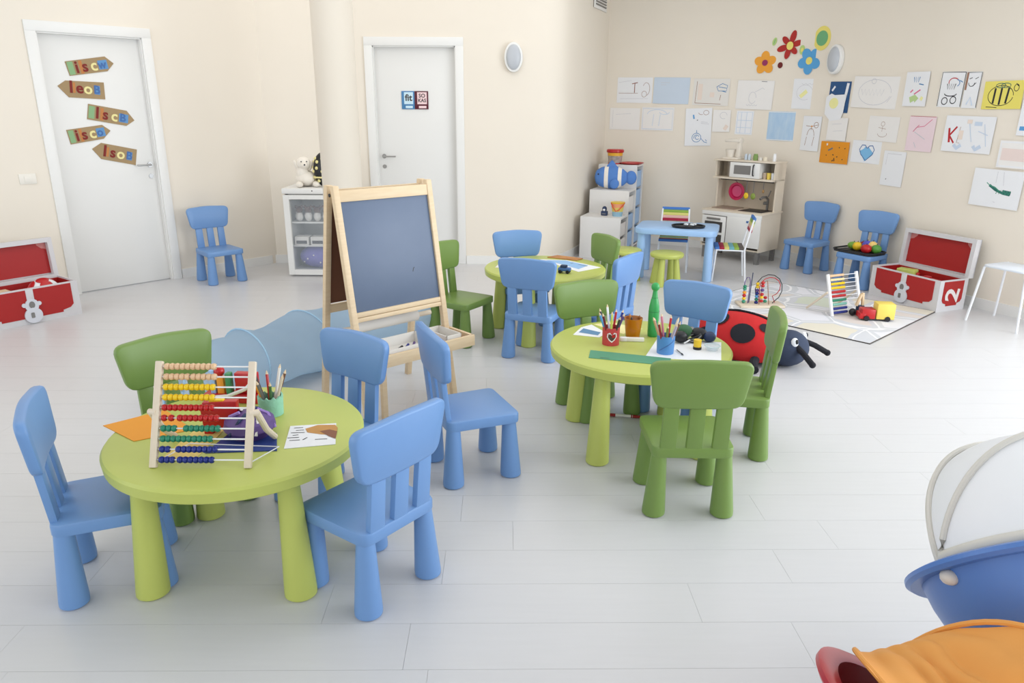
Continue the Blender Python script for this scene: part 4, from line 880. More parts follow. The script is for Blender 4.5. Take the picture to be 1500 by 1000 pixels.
MB().box((0, 0, .01), (.18, .14, .02), bev=.004).build('tower_base', TCR, u); MB().box((.06, 0, .12), (.04, .05, .20), bev=.004).build('tower_column', TCR, u); MB().box((-.01, 0, .19), (.17, .09, .03), bev=.006).build('tower_arm', TCR, u); MB().lathe([(0, .02), (.04, .02), (.055, .10), (.05, .10), (.036, .03), (0, .03)], 20, Matrix.Translation((-.04, 0, 0))).build('tower_bowl', TCR, u)
for k, (x, r, h, m, cn) in enumerate(((.30, .016, .06, mat('glass_blue', (200, 212, 224), .2), 'first pale blue'), (.34, .016, .06, mat('glass_blue2', (200, 212, 224), .2), 'second pale blue'), (.41, .024, .065, mat('jar_green', (130, 160, 90), .4), 'green'), (.47, .02, .03, PAPERW, 'low white'), (.52, .022, .04, mat('pot_cream', (236, 226, 206), .5), 'cream'), (.62, .016, .075, PAPER, 'tall white'))):
    u = kthing('toy_jar', x, .26, 1.034, cn + ' toy jar standing on top of the toy kitchen', 'jar', 'jars on top of the toy kitchen')
    MB().lathe([(0, 0), (r, 0), (r * 1.05, h * .7), (r * .8, h * .8), (0, h * .8)], 14).build('jar_body', m, u); MB().lathe([(0, h * .8), (r * .85, h * .8), (r * .85, h), (0, h)], 14).build('jar_lid', m, u)

# ------------------------------------------------------------------ fruit tray on the chair by the wall
fx, fy = 3.165, 6.67
t = T('fruit_tray', 'black tray of toy fruit on the blue chair by the wall', 'tray', (fx, fy, .301), -60)
mb = MB(); mb.prism(rrect(.40, .25, .05, 5), .008, Matrix.Rotation(-PI / 2, 4, 'X'), bev=.002)
zmin = min(v.co.z for v in mb.b.verts)
for v in mb.b.verts: v.co.z -= zmin
mb.build('tray_base', BLACK, t)
MB().tube([(a, b, .02) for a, b in rrect(.40, .25, .05, 5)], .008, 6, True).build('tray_rim', BLACK, t)
for k, (x, y, r, m, lb) in enumerate(((-.10, .05, (.06, .04, .035), mat('fruit_green', (120, 170, 60), .4), 'green toy pear at the left of the fruit tray'), (-.04, .02, (.042, .042, .04), YELLOW, 'yellow toy lemon on the fruit tray'), (-.03, .085, (.04, .04, .04), mat('fruit_dark_red', (150, 30, 26), .4), 'dark red toy plum behind the lemon'), (.035, .05, (.05, .035, .05), mat('fruit_violet', (84, 84, 190), .4), 'violet blue toy fruit in the middle of the fruit tray'), (.085, .06, (.045, .045, .05), mat('fruit_peach', (244, 206, 120), .4), 'pale orange toy peach at the back of the fruit tray'), (.085, -.03, (.05, .042, .04), REDP, 'red toy apple at the front of the fruit tray'), (.145, .03, (.045, .045, .04), mat('fruit_leaf_green', (86, 150, 56), .4), 'round green toy apple at the right of the fruit tray'))):
    a = math.radians(-60); u = T('toy_fruit', lb, 'fruit', (fx + x * math.cos(a) - y * math.sin(a), fy + x * math.sin(a) + y * math.cos(a), .310), -60, 'toy fruit on the tray')
    MB().ball((0, 0, r[2]), r, 14, 9).build('fruit_body', m, u); MB().cyl((0, 0, r[2] * 1.95), (.004, 0, r[2] * 2.2), .004, n=6).build('stem', DARK, u)

# ------------------------------------------------------------------ play mat
m = bpy.data.materials.new('play_mat_print'); m.use_nodes = True; nt = m.node_tree; b = nt.nodes['Principled BSDF']; b.inputs['Roughness'].default_value = .7
tc = nt.nodes.new('ShaderNodeTexCoord'); nz = nt.nodes.new('ShaderNodeTexNoise'); nz.inputs['Scale'].default_value = 2.5; mixv = nt.nodes.new('ShaderNodeMix'); mixv.data_type = 'RGBA'; mixv.inputs[0].default_value = .14
nt.links.new(tc.outputs['Object'], nz.inputs[0]); nt.links.new(tc.outputs['Object'], mixv.inputs[6]); nt.links.new(nz.outputs['Color'], mixv.inputs[7])
v1 = nt.nodes.new('ShaderNodeTexVoronoi'); v1.feature = 'DISTANCE_TO_EDGE'; v1.inputs['Scale'].default_value = 3.2; v2 = nt.nodes.new('ShaderNodeTexVoronoi'); v2.inputs['Scale'].default_value = 3.2
for v in (v1, v2): nt.links.new(mixv.outputs[2], v.inputs['Vector'])
r1 = nt.nodes.new('ShaderNodeValToRGB'); e = r1.color_ramp.elements; e[0].position = .09; e[0].color = (0, 0, 0, 1); e[1].position = .10; e[1].color = (1, 1, 1, 1)
r2 = nt.nodes.new('ShaderNodeValToRGB'); r2.color_ramp.interpolation = 'CONSTANT'; e = r2.color_ramp.elements; e[0].color = col((226, 226, 232)); e[1].position = .35; e[1].color = col((222, 216, 200))
for pos, c in ((.5, (206, 212, 196)), (.62, (232, 232, 236)), (.8, (218, 210, 204))): q = r2.color_ramp.elements.new(pos); q.color = col(c)
sp = nt.nodes.new('ShaderNodeSeparateColor'); nt.links.new(v2.outputs['Color'], sp.inputs[0]); nt.links.new(sp.outputs[0], r2.inputs[0]); nt.links.new(v1.outputs['Distance'], r1.inputs[0])
mx = nt.nodes.new('ShaderNodeMix'); mx.data_type = 'RGBA'; mx.inputs[6].default_value = col((206, 208, 213)); nt.links.new(r1.outputs[0], mx.inputs[0]); nt.links.new(r2.outputs[0], mx.inputs[7])
r3 = nt.nodes.new('ShaderNodeValToRGB'); e = r3.color_ramp.elements; e[0].position = .012; e[0].color = (1, 1, 1, 1); e[1].position = .018; e[1].color = (0, 0, 0, 1); nt.links.new(v1.outputs['Distance'], r3.inputs[0])
mx2 = nt.nodes.new('ShaderNodeMix'); mx2.data_type = 'RGBA'; mx2.inputs[7].default_value = col((238, 238, 240)); nt.links.new(r3.outputs[0], mx2.inputs[0]); nt.links.new(mx.outputs[2], mx2.inputs[6]); nt.links.new(mx2.outputs[2], b.inputs['Base Color'])
t = T('play_mat', 'grey and cream road print play mat in front of the treasure chest', 'play mat', (2.47, 4.85, 0), 43)
MB().box((.63, .73, .003), (1.26, 1.46, .006)).build('mat_surface', m, t, smooth=False)
mb = MB(); q = .002
for c, d in (((.63, 0, .003), (1.268, .006, .007)), ((.63, 1.46, .003), (1.268, .006, .007)), ((0, .73, .003), (.006, 1.46, .007)), ((1.26, .73, .003), (.006, 1.46, .007))): mb.box(c, d)
mb.build('mat_edge', DARK, t, smooth=False)

# bead maze
t = T('bead_maze', 'wire bead maze with coloured beads on the play mat', 'bead maze', (2.03, 5.86, .0065), 0)
MB().box((0, 0, .01), (.36, .18, .02), bev=.004).build('maze_base', PINEL, t)
def wire(pts, m): MB().tube(pts, .0035, 6).build('wire', m, t)
wire([(-.14, 0, .02), (-.14, 0, .20), (-.125, 0, .235), (-.105, 0, .235), (-.095, 0, .20), (-.10, 0, .02)], PURPLE)
wire([(-.085, .02, .02), (-.075, .02, .27)], NAVY)
wire([(-.03, 0, .02)] + [(.06 + .11 * math.cos(a), 0, .14 + .12 * math.sin(a)) for a in [PI - k * PI / 9 * 1.35 for k in range(10)]] + [(.1, 0, .02)], BLACK)
wire([(.0, .03, .02)] + [(.08 + .085 * math.cos(a), .03, .15 + .08 * math.sin(a)) for a in [PI - k * PI / 9 * 1.4 for k in range(10)]] + [(.13, .03, .02)], INKR)
wire([(-.02, -.04, .02), (-.01, -.04, .20), (.03, -.04, .215), (.06, -.04, .02)], BRN)
for x, y, zs in ((-.135, 0, ((.035, TEAL), (.06, YELLOW), (.085, REDP), (.11, ORANGE), (.14, TEAL), (.16, BEADG))), (-.035, -.01, ((.03, BEADB), (.055, BEADG), (.08, SKYB), (.105, BEADB), (.13, PURPLE), (.16, YELLOW), (.185, YELLOW))), (-.005, -.04, ((.05, REDP), (.08, YELLOW), (.105, REDP), (.14, PURPLE), (.175, REDP), (.20, REDP))), (.05, .03, ((.03, TEAL), (.06, REDP)))):
    for z, mm in zs: MB().ball((x, y, z), (.016, .016, .013), 10, 7).build('bead', mm, t)

# small abacus
def abacus(t, wd, ln, lean, rows, postm, rad, pitch, pr, wirem, detail):
    for x in (-1, 1):
        MB().box((x * wd / 2, 0, ln / 2), (pr, pr * .8, ln), bev=pr * .12).build('post', postm, t)
    for k, (m, gaps) in enumerate(rows):
        z = ln * (.95 - k * .0973 * (9 / max(1, len(rows) - 1)))
        MB().cyl((-wd / 2, 0, z), (wd / 2, 0, z), rad * .22, n=6).build('rod', wirem, t)
        x = -wd / 2 + pr / 2 + rad * 1.2
        for i in range(10):
            if i in gaps: x += gaps[i]
            if detail == 1: 
                key = 'bead_' + m.name
                if key not in MESH:
                    q = MB(); q.lathe([(rad * .3, -pitch * .47), (rad * .8, -pitch * .42), (rad, 0), (rad * .8, pitch * .42), (rad * .3, pitch * .47)], 10, Matrix.Rotation(PI / 2, 4, 'Y')); me = bpy.data.meshes.new('bead'); q.b.to_mesh(me); q.b.free(); me.materials.append(m); me.polygons.foreach_set('use_smooth', [True] * len(me.polygons)); MESH[key] = me
                o = bpy.data.objects.new('bead', MESH[key]); C.objects.link(o); o.parent = t; o.location = (x, 0, z)
            x += pitch
    for ch in t.children:
        ch.matrix_basis = Matrix.Rotation(-lean, 4, 'X') @ ch.matrix_basis
MESH = {}
t = T('abacus', 'large wooden abacus standing on the near lime table', 'abacus', (-.959, 2.05, .4805), 0)
RW = [(BEADN, {}), (BEADN, {5: .003}), (BEADY, {}), (BEADY, {}), (BEADR, {}), (BEADR, {1: .006, 2: .011}), (BEADG, {3: .022}), (BEADG, {}), (BEADB, {2: .018}), (BEADB, {3: .008})]
abacus(t, .292, .33, math.atan2(.135, .30), RW, PINEL, .0112, .0162, .022, PAPER, 1)
for x in (-1, 1):
    MB().tube([(x * .165, .072, .155), (x * .167, .135, .07), (x * .167, .205, .012)], .0105, 10).build('support', PINEL, t)
    MB().cyl((x * .145, .066, .155), (x * .172, .076, .155), .010, n=12).build('hinge', PINEL, t)
MB().tube([(.146, .012, .01), (.20, .14, .006), (-.1, .16, .006), (-.146, .012, .01)], .002, 6).build('wire_brace', PAPER, t)
t = T('abacus', 'small abacus with flat coloured bead rows on the play mat', 'abacus', (2.63, 5.60, .0065), 24)
RW2 = [(m_, {}) for m_ in (BEADN, mat('bead_cream', (240, 220, 170), .5), BEADY, BEADY, BEADR, BEADR, BEADG, mat('bead_mint', (130, 190, 175), .5), BEADB, BEADB)]
abacus(t, .30, .33, .30, RW2, PAPER, .011, .0145, .022, PAPER, 1)
for x in (-1, 1): MB().tube([(x * .165, .06, .18), (x * .165, .16, .09), (x * .165, .25, .01)], .009, 8).build('support', PINEL, t)

# toy truck
t = T('toy_truck', 'red and yellow wooden toy truck on the play mat', 'toy truck', (2.79, 5.46, .0065), -8)
MB().box((-.065, 0, .05), (.10, .10, .075), bev=.008).build('cab', REDP, t); MB().box((-.105, 0, .035), (.05, .10, .045), bev=.006).build('bonnet', REDP, t)
MB().box((.055, 0, .075), (.13, .11, .12), bev=.006).build('cargo_box', mat('truck_yellow', (240, 214, 100), .5), t)
MB().box((0, 0, .018), (.24, .09, .012)).build('chassis', DARK, t)
for x in (-.08, .07):
    for y in (-1, 1): MB().cyl((x, y * .045, .02), (x, y * .06, .02), .02, n=14).build('wheel', BLACK, t)
t = T('toy_blocks', 'small stack of wooden figures behind the toy truck', 'toy', (2.72, 5.58, .0065), 10)
MB().box((0, 0, .04), (.05, .04, .08), bev=.004).build('block', NAVY, t); MB().box((-.02, 0, .125), (.016, .02, .10), ry=.35).build('stick', PINE, t); MB().box((.012, 0, .13), (.016, .02, .10), ry=-.1).build('stick', PINE, t); MB().ball((-.06, 0, .03), .028).build('ball', BLACK, t)

# ------------------------------------------------------------------ ladybird
t = T('plush_ladybird', 'large red plush ladybird with black spots beside the middle table', 'soft toy', (1.49, 4.60, 0), -38)
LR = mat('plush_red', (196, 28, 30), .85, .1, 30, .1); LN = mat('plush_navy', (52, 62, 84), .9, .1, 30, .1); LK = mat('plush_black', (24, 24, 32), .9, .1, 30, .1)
for s in (-1, 1):
    def f(u, v, s=s):
        a = -.25 * PI + 1.0 * PI * u * 1.25; ph = PI * v
        x = -.30 * math.cos(ph); r = math.sin(ph) ** .75
        ang = u * PI / 2 * 1.35
        return (x, s * (.006 + .225 * r * math.sin(ang)), max(.035, .10 + .195 * r * math.cos(ang)))
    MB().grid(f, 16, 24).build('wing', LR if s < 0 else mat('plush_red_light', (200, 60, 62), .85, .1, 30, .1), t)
def bodypt(x, ang, s, off=.004):
    ph = math.acos(-x / .30); r = math.sin(ph) ** .75
    return Vector((x, s * (.006 + (.225 + off) * r * math.sin(ang)), .10 + (.195 + off) * r * math.cos(ang)))
MB().tube([bodypt(-.28 + .56 * k / 16, 0.0, 1, .0) + Vector((0, 0, .004)) for k in range(17)], .008, 6).build('back_seam', LK, t)
MB().ball((0, 0, .085), (.29, .2, .075), 24, 12).build('belly', LK, t)
for s in (-1, 1):
    for x, ang, rr in ((.08, .95, .075), (-.10, .55, .06), (-.17, 1.2, .06), (.20, .5, .045)):
        p = bodypt(x, ang, s); px1 = bodypt(x + .01, ang, s); pa = bodypt(x, ang + .03, s); nrm = (px1 - p).cross(pa - p) * -s; nrm.normalize()
        if nrm.z < 0 and nrm.y * s < 0: nrm = -nrm
        mb = MB(); 
        ring = [mb.b.verts.new(bodypt(max(-.29, min(.29, x + rr * math.cos(2 * PI * k / 20))), max(.05, ang + rr * 1.0 / .2 * math.sin(2 * PI * k / 20) * .9), s, .006)) for k in range(20)]
        cv = mb.b.verts.new(bodypt(x, ang, s, .007))
        for k in range(20): mb.b.faces.new((cv, ring[k], ring[(k + 1) % 20]))
        mb.build('spot', LK, t)
MB().ball((.31, 0, .115), (.125, .145, .113), 24, 14).build('head', LN, t)
for s in (-1, 1):
    MB().ball((.372, s * .085, .178), (.022, .024, .034), 12, 8, rz=s * .5).build('eye', PAPER, t); MB().ball((.387, s * .092, .190), (.011, .012, .016), 10, 6).build('pupil', BLACK, t)
    MB().tube([(.385, s * .075, .155), (.44, s * .11, .13), (.51, s * .15, .085)], .018, 10).build('antenna', LK, t); MB().ball((.51, s * .15, .085), .020, 10, 7).build('antenna_tip', LK, t)
    for x in (-.17, .0, .17): MB().tube([(x, s * .16, .06), (x + .02, s * .26, .045), (x + .05, s * .31, .03)], .028, 10).build('leg', LK, t)

# ------------------------------------------------------------------ white metal stool at the right
t = T('metal_stool', 'white metal stool at the right end of the drawing wall', 'stool', (3.73, 5.37, 0), -66)
WM = mat('white_metal', (238, 240, 244), .35)
mb = MB(); mb.prism(rrect(.34, .29, .05, 5), .014, Matrix.Translation((0, 0, .44)) @ Matrix.Rotation(-PI / 2, 4, 'X'), bev=.004); mb.build('seat', mat('pale_lilac_seat', (226, 232, 242), .4), t)
for x in (-1, 1):
    for y in (-1, 1): MB().tube([(x * .195, y * .165, 0), (x * .155, y * .13, .42), (x * .14, y * .12, .438)], .009).build('leg', WM, t)
mb = MB(); mb.tube([(a, b_, .432) for a, b_ in rrect(.31, .26, .05, 4)], .008, 6, True); mb.build('seat_frame', WM, t)

# ------------------------------------------------------------------ things on the near table
ZT = .4805
def quadsheet(name, lb, cat, pts, m, z=ZT, th=.001):
    cx = sum(p[0] for p in pts) / len(pts); cy = sum(p[1] for p in pts) / len(pts)
    t = T(name, lb, cat, (cx, cy, z))
    mb = MB(); mb.prism([(p[0] - cx, cy - p[1]) for p in pts], th, Matrix.Rotation(PI / 2, 4, 'X') @ Matrix.Scale(-1, 4, (0, 1, 0)))
    zm = min(v.co.z for v in mb.b.verts)
    for v in mb.b.verts: v.co.z -= zm
    bmesh.ops.recalc_face_normals(mb.b, faces=mb.b.faces)
    mb.build('sheet', m, t, smooth=False); return t
def flatmark(t, m, strips, wd, z, name='printed_marks'):
    mb = MB()
    for s_ in strips: mb.strip(s_, wd, 0)
    bmesh.ops.transform(mb.b, matrix=Matrix.Translation((0, 0, z)) @ Matrix.Rotation(-PI / 2, 4, 'X'), verts=mb.b.verts)
    bmesh.ops.recalc_face_normals(mb.b, faces=mb.b.faces); o = mb.build(name, m, t, smooth=False); o['kind'] = 'stuff'; return o
def flatpoly(t, m, pts, z, name='printed_picture'):
    mb = MB(); mb.b.faces.new([mb.b.verts.new((x, y, z)) for x, y in pts]); return mb.build(name, m, t, smooth=False)
quadsheet('orange_paper', 'orange paper on the near table, overhanging its left edge', 'paper', [(-1.424, 2.358), (-1.27, 2.50), (-1.10, 2.33), (-1.256, 2.235)], ORANGE, ZT, .002)
t = quadsheet('picture_card', 'white card with an ochre animal picture on the near table', 'card', [(-.742, 2.185), (-.772, 2.362), (-.618, 2.389), (-.582, 2.221)], PAPER, ZT, .002)
flatpoly(t, mat('ochre_print', (206, 150, 80), .6, .25, 30), [(-.035, .05), (.0, .082), (.06, .085), (.075, .06), (.082, .0), (.03, .005), (-.02, .02)], .0026)
flatpoly(t, mat('brown_print', (140, 88, 60), .6, .2, 30), [(.02, .03), (.05, .045), (.08, .03), (.088, -.03), (.06, -.01)], .0032)
flatmark(t, INK, [[(-.075 + .012 * (k % 2), .055 - .02 * k), (-.045 + .008 * (k % 3), .06 - .02 * k)] for k in range(6)] + [[(-.02, -.04), (-.01, -.02)], [(.02, -.035), (.06, -.03)]], .004, .0026)
t = T('mint_pencil_pot', 'mint green felt pencil pot on the near table', 'pencil pot', (-.872, 2.475, ZT), 0)
mb = MB(); mb.lathe([(0, 0), (.042, 0), (.045, .07), (.04, .072), (.038, .006), (0, .006)], 32)
for v in mb.b.verts:
    if v.co.z > .06: v.co.z += .006 * math.sin(math.atan2(v.co.y, v.co.x) * 11)
mb.build('pot_body', mat('mint_felt', (150, 206, 178), .9, .12, 60, .3), t)
def pencils(cx, cy, z0, cols, pot, grp, rin=.028, ln=.15):
    for k, (m, cn, L) in enumerate(cols):
        a = 2 * PI * k / len(cols) + .4; r = rin * (.9 if k % 2 else .55)
        u = T('pencil', f'{cn} pencil standing in the {pot}', 'pencil', (cx + r * .45 * math.cos(a), cy + r * .45 * math.sin(a), z0 + .007), 0, grp)
        tip = Vector((r * .55 * math.cos(a) * 1.0, r * .55 * math.sin(a), 0)); d = Vector((math.cos(a) * .36, math.sin(a) * .36, 1)).normalized()
        MB().cyl(d * 0.0, d * (ln * L), .0055, n=7).build('pencil_barrel', m, u); MB().cyl(d * (ln * L), d * (ln * L + .014), .0055, .001, n=7).build('pencil_tip', PINE, u)
P1 = [(mat('pc_brown', (110, 70, 50), .4), 'brown', 1.0), (PAPERW, 'white', 1.05), (REDP, 'red', .9), (mat('pc_dkbrown', (70, 50, 44), .4), 'dark brown', .95), (ORANGE, 'orange', .85), (GREYM, 'grey', .9), (mat('pc_green', (70, 110, 70), .4), 'green', .85), (PINEL, 'bare wood', 1.0)]
pencils(-.872, 2.475, ZT, P1, 'mint felt pot', 'pencils in the mint felt pot')
# wooden toys behind the abacus
t = T('red_toy_dog', 'flat red wooden toy animal standing right behind the abacus', 'toy', (-.985, 2.31, ZT), 0)
MB().prism([(-.06, .0), (-.03, .0), (-.03, .015), (.0, .02), (.02, .0), (.055, .0), (.055, .05), (.06, .12), (.03, .12), (-.055, .115), (-.065, .09)], .03, Matrix.Translation((0, -.015, 0)), bev=.003).build('toy_body', BEADR, t); MB().box((-.01, 0, .118), (.05, .02, .012), bev=.003).build('toy_saddle', BEADY, t)
t = T('wooden_playset', 'red and white wooden playset with small posts behind the abacus', 'toy', (-1.04, 2.60, ZT), -5)
mb = MB(); mb.prism([(-.12, 0), (-.06, 0), (-.04, .02), (0, .02), (.02, 0), (.09, 0), (.09, .035), (-.12, .03)], .06, Matrix.Translation((0, -.03, 0)), bev=.003); mb.build('base', REDP, t)
MB().box((.045, 0, .075), (.085, .03, .08), bev=.004).build('red_block', REDP, t); MB().box((-.02, -.01, .07), (.02, .03, .09), bev=.004).build('green_post', mat('toy_green', (60, 140, 90), .4), t); MB().box((-.055, 0, .06), (.028, .03, .07), bev=.004).build('orange_post', ORANGE, t); MB().box((-.085, 0, .075), (.02, .03, .095), bev=.003).build('pale_blue_post', PALEBLUE, t)
MB().ball((-.06, 0, .115), .02).build('red_ball', REDP, t); MB().tube([(-.1, -.034, .02), (-.02, -.034, .03), (.05, -.034, .06), (.09, -.034, .10)], .007, 8).build('white_arch', PAPERW, t)
t = T('purple_bowl', 'purple toy bowl with ribbons behind the abacus', 'toy', (-.885, 2.29, ZT), 0)
MB().lathe([(0, .0), (.06, 0), (.085, .035), (.08, .06), (.05, .078), (0, .082)], 28).build('bowl', PURPLE, t)
for k in range(6):
    a = k * 1.05; MB().tube([(.085 * math.cos(a), .085 * math.sin(a), .03), (.06 * math.cos(a + .3), .06 * math.sin(a + .3), .075), (.03 * math.cos(a + .6), .03 * math.sin(a + .6), .09)], .006, 6).build('ribbon', (mat('lilac', (160, 130, 200), .5), NAVY, PAPERW)[k % 3], t)
quadsheet('blue_booklet', 'dark blue booklet lying under the purple bowl', 'booklet', [(-.985, 2.15), (-.96, 2.30), (-.80, 2.30), (-.76, 2.17)], mat('booklet_blue', (44, 68, 140), .5), ZT, .004)
quadsheet('yellow_card', 'pale yellow card lying behind the abacus rows', 'card', [(-1.11, 2.09), (-1.09, 2.34), (-.99, 2.34), (-1.0, 2.10)], mat('pale_yellow_card', (232, 206, 120), .7), ZT, .001)

# ------------------------------------------------------------------ things on the middle table
t = T('red_pencil_cup', 'red pencil cup with a heart sticker on the middle table', 'pencil cup', (.467, 3.33, ZT), 0)
MB().lathe([(0, 0), (.04, 0), (.041, .085), (.037, .085), (.036, .006), (0, .006)], 32).build('cup_body', mat('cup_red', (196, 62, 66), .45, .08), t)
def curved(pts, r, zc, m, name, off=.0006):
    mb = MB(); vs = [mb.b.verts.new(((r + off) * math.sin(x / r), -(r + off) * math.cos(x / r), zc + z)) for x, z in pts]; c = mb.b.verts.new((0, -(r + off), zc))
    for k in range(len(vs)): mb.b.faces.new((c, vs[k], vs[(k + 1) % len(vs)]))
    return mb.build(name, m, t)
hp = [(0, .012), (.01, .024), (.022, .02), (.024, .004), (.014, -.012), (.0, -.024), (-.014, -.014), (-.024, .002), (-.022, .018), (-.01, .024)]
curved(hp, .0408, .042, PAPER, 'heart_sticker'); curved([(x * .72, z * .72) for x, z in hp], .0408, .042, mat('heart_brown', (80, 62, 56), .6), 'heart_picture', .0013); curved(ell(.008, .008, 10, .006, .004), .0408, .046, REDP, 'heart_dot', .002)
P2 = [(BEADB, 'dark blue', 1), (REDP, 'red', .95), (PAPER, 'white', 1.1), (BLACK, 'black', 1.0), (SKYB, 'light blue', .95), (mat('pc_maroon', (120, 30, 50), .4), 'maroon', 1.0), (mat('pc_yellowgreen', (214, 220, 110), .4), 'yellow green', 1.1), (DARK, 'charcoal', .9), (PURPLE, 'purple', .95)]
pencils(.467, 3.33, ZT, P2, 'red cup', 'pencils in the red cup')
t = T('amber_glass', 'amber glass with pencils on the middle table', 'glass', (.59, 3.45, ZT), 0)
MB().lathe([(0, 0), (.034, 0), (.045, .095), (.042, .095), (.032, .008), (0, .008)], 28).build('glass_body', mat('amber', (200, 124, 16), .08, alpha=.72), t)
for k, (m_, cn) in enumerate(((mat('am_brown', (140, 80, 20), .4), 'short brown'), (mat('am_orange', (200, 130, 40), .4), 'short orange'), (DARK, 'short dark'))):
    a = k * 2.1; u = T('crayon', cn + ' crayon inside the amber glass', 'crayon', (.59 + .01 * math.cos(a), 3.45 + .01 * math.sin(a), ZT + .009), 0, 'crayons in the amber glass'); d = Vector((math.cos(a) * .2, math.sin(a) * .2, 1)).normalized(); MB().cyl((0, 0, 0), d * .09, .006, n=8).build('crayon_body', m_, u); MB().cyl(d * .09, d * .10, .005, .002, n=8).build('crayon_tip', m_, u)
t = T('green_bottle', 'tall green skittle bottle with round stopper on the middle table', 'bottle', (.689, 3.46, ZT), 0)
GB = mat('bottle_green', (52, 160, 82), .35)
a_, h_ = .55, .74
MB().lathe([(r * a_, z * h_) for r, z in [(0, 0), (.042, 0), (.045, .006), (.047, .05), (.047, .165), (.046, .17)]], 32).build('bottle_base', GB, t); MB().lathe([(r * a_, z * h_) for r, z in [(.046, .17), (.044, .20), (.032, .25), (.026, .262)]], 32).build('bottle_shoulder', GB, t); MB().lathe([(r * a_, z * h_) for r, z in [(.026, .263), (.021, .29), (.019, .31), (0, .315)]], 28).build('bottle_neck', GB, t)
MB().ball((0, 0, .333 * h_), (.020, .020, .022), 20, 12).build('stopper', GB, t)
for z, r in ((.17, .0468), (.262, .0268)): MB().tube([(r * a_ * math.cos(k * PI / 16), r * a_ * math.sin(k * PI / 16), z * h_) for k in range(32)], .0010, 6, True).build('seam', mat('seam_green', (34, 110, 56), .5), t)
t = T('blue_pencil_cup', 'blue paper wrapped pencil cup on the middle table', 'pencil cup', (.70, 3.20, ZT), 0)
mb = MB(); mb.lathe([(0, 0), (.038, 0), (.041, .085), (.037, .085), (.034, .006), (0, .006)], 32); mb.build('cup_body', mat('cup_blue', (84, 142, 206), .5, .1, 10, .3), t)
MB().tube([(.04 * math.sin(a), -.04 * math.cos(a), .02 + .05 * (a + .9) / 1.8) for a in [-.9 + .15 * k for k in range(13)]], .002, 6).build('paper_fold', SDB, t)
P3 = [(PINEL, 'bare wood', 1.0), (REDP, 'red', 1.0), (mat('pc_pink', (206, 120, 140), .4), 'pink', 1.05), (PURPLE, 'violet', .95), (mat('pc_tan', (200, 160, 120), .4), 'tan', 1.05), (mat('pc_dark_red', (140, 30, 50), .4), 'dark red', 1.0), (mat('pc_olive', (120, 130, 70), .4), 'olive', .9), (mat('pc_lav', (180, 170, 200), .4), 'lavender', .95), (mat('pc_cocoa', (120, 84, 66), .4), 'cocoa', .95)]
pencils(.70, 3.20, ZT, P3, 'blue cup', 'pencils in the blue cup')
t = quadsheet('paper_strip', 'teal green paper strip along the front of the middle table', 'paper strip', [(.343, 3.12), (.362, 3.228), (.71, 3.115), (.68, 3.02)], mat('strip_green', (84, 150, 118), .6), ZT, .002)
flatmark(t, DARK, [[(-.13, .0), (-.09, -.012)]], .005, .0026)
t = T('white_eraser', 'long white eraser bar in front of the amber glass', 'eraser', (.575, 3.374, ZT), -4)
MB().box((0, 0, .009), (.115, .022, .018), bev=.003).build('eraser_body', PAPERW, t); MB().box((-.04, 0, .0095), (.03, .024, .019), bev=.003).build('eraser_sleeve', PAPER, t)
quadsheet('white_paper', 'large white sheet under the blue cup on the middle table', 'paper', [(.595, 3.13), (.715, 3.44), (1.0, 3.36), (.925, 3.08)], PAPER, ZT - .0003, .001)
quadsheet('back_paper', 'white sheet at the back right of the middle table', 'paper', [(.80, 3.52), (.85, 3.66), (.995, 3.50), (.955, 3.44)], PAPERW, ZT - .0004, .001)
t = quadsheet('blue_print', 'blue printed sheet at the back left of the middle table', 'paper', [(.300, 3.47), (.352, 3.60), (.41, 3.65), (.47, 3.50), (.425, 3.43)], PAPER, ZT, .001)
flatpoly(t, mat('slate_blue_print', (96, 140, 180), .6), [(-.06, -.02), (-.03, .05), (.05, -.02), (.03, -.07)], .0016)
quadsheet('cream_paper', 'cream sheet behind the pencil cups on the middle table', 'paper', [(.42, 3.66), (.52, 3.70), (.66, 3.58), (.55, 3.49)], mat('cream_sheet', (242, 232, 170), .7), ZT - .0004, .001)
t = T('hair_ties', 'dark green and black tangle of hair ties on the white sheet', 'hair ties', (.835, 3.38, ZT + .001), 0)
MB().ball((-.035, -.03, .03), (.035, .03, .028), 14, 9).build('black_bundle', BLACK, t); MB().ball((-.01, .02, .04), (.045, .035, .036), 14, 9).build('green_bundle', mat('tangle_green', (70, 116, 80), .8, .4, 40, .5), t)
for k in range(3): MB().tube([(.03 + .035 * math.cos(a), -.02 + .02 * math.sin(a) , .022 + .018 * math.sin(a + k)) for a in [j * PI / 9 for j in range(18)]], .004, 6, True).build('hoop', (BLACK, GREYM, BLACK)[k], t)
MB().cyl((-.02, -.055, .005), (.02, -.03, .02), .004).build('white_stick', PAPER, t)
t = T('black_toy', 'rounded black toy on the white sheet, right of the hair ties', 'toy', (.915, 3.385, ZT + .001), -25)
MB().ball((-.02, 0, .032), (.045, .03, .03), 16, 10).build('toy_body', BLACK, t); MB().ball((.035, -.01, .026), (.03, .028, .026), 14, 9).build('toy_head', NAVY, t); MB().ball((-.055, .0, .045), (.016, .018, .018), 10, 7).build('toy_ear', GREYM, t)
t = T('yellow_jar', 'small yellow paint jar with dark base on the white sheet', 'jar', (.86, 3.255, ZT + .001), 0)
MB().lathe([(0, .012), (.018, .012), (.018, .045), (0, .045)], 20).build('jar_body', YELLOW, t); MB().lathe([(0, 0), (.0195, 0), (.0195, .012), (0, .012)], 20).build('jar_base', BLACK, t)
t = T('glass_dish', 'small clear dish at the right corner of the white sheet', 'dish', (.925, 3.24, ZT + .001), 0)
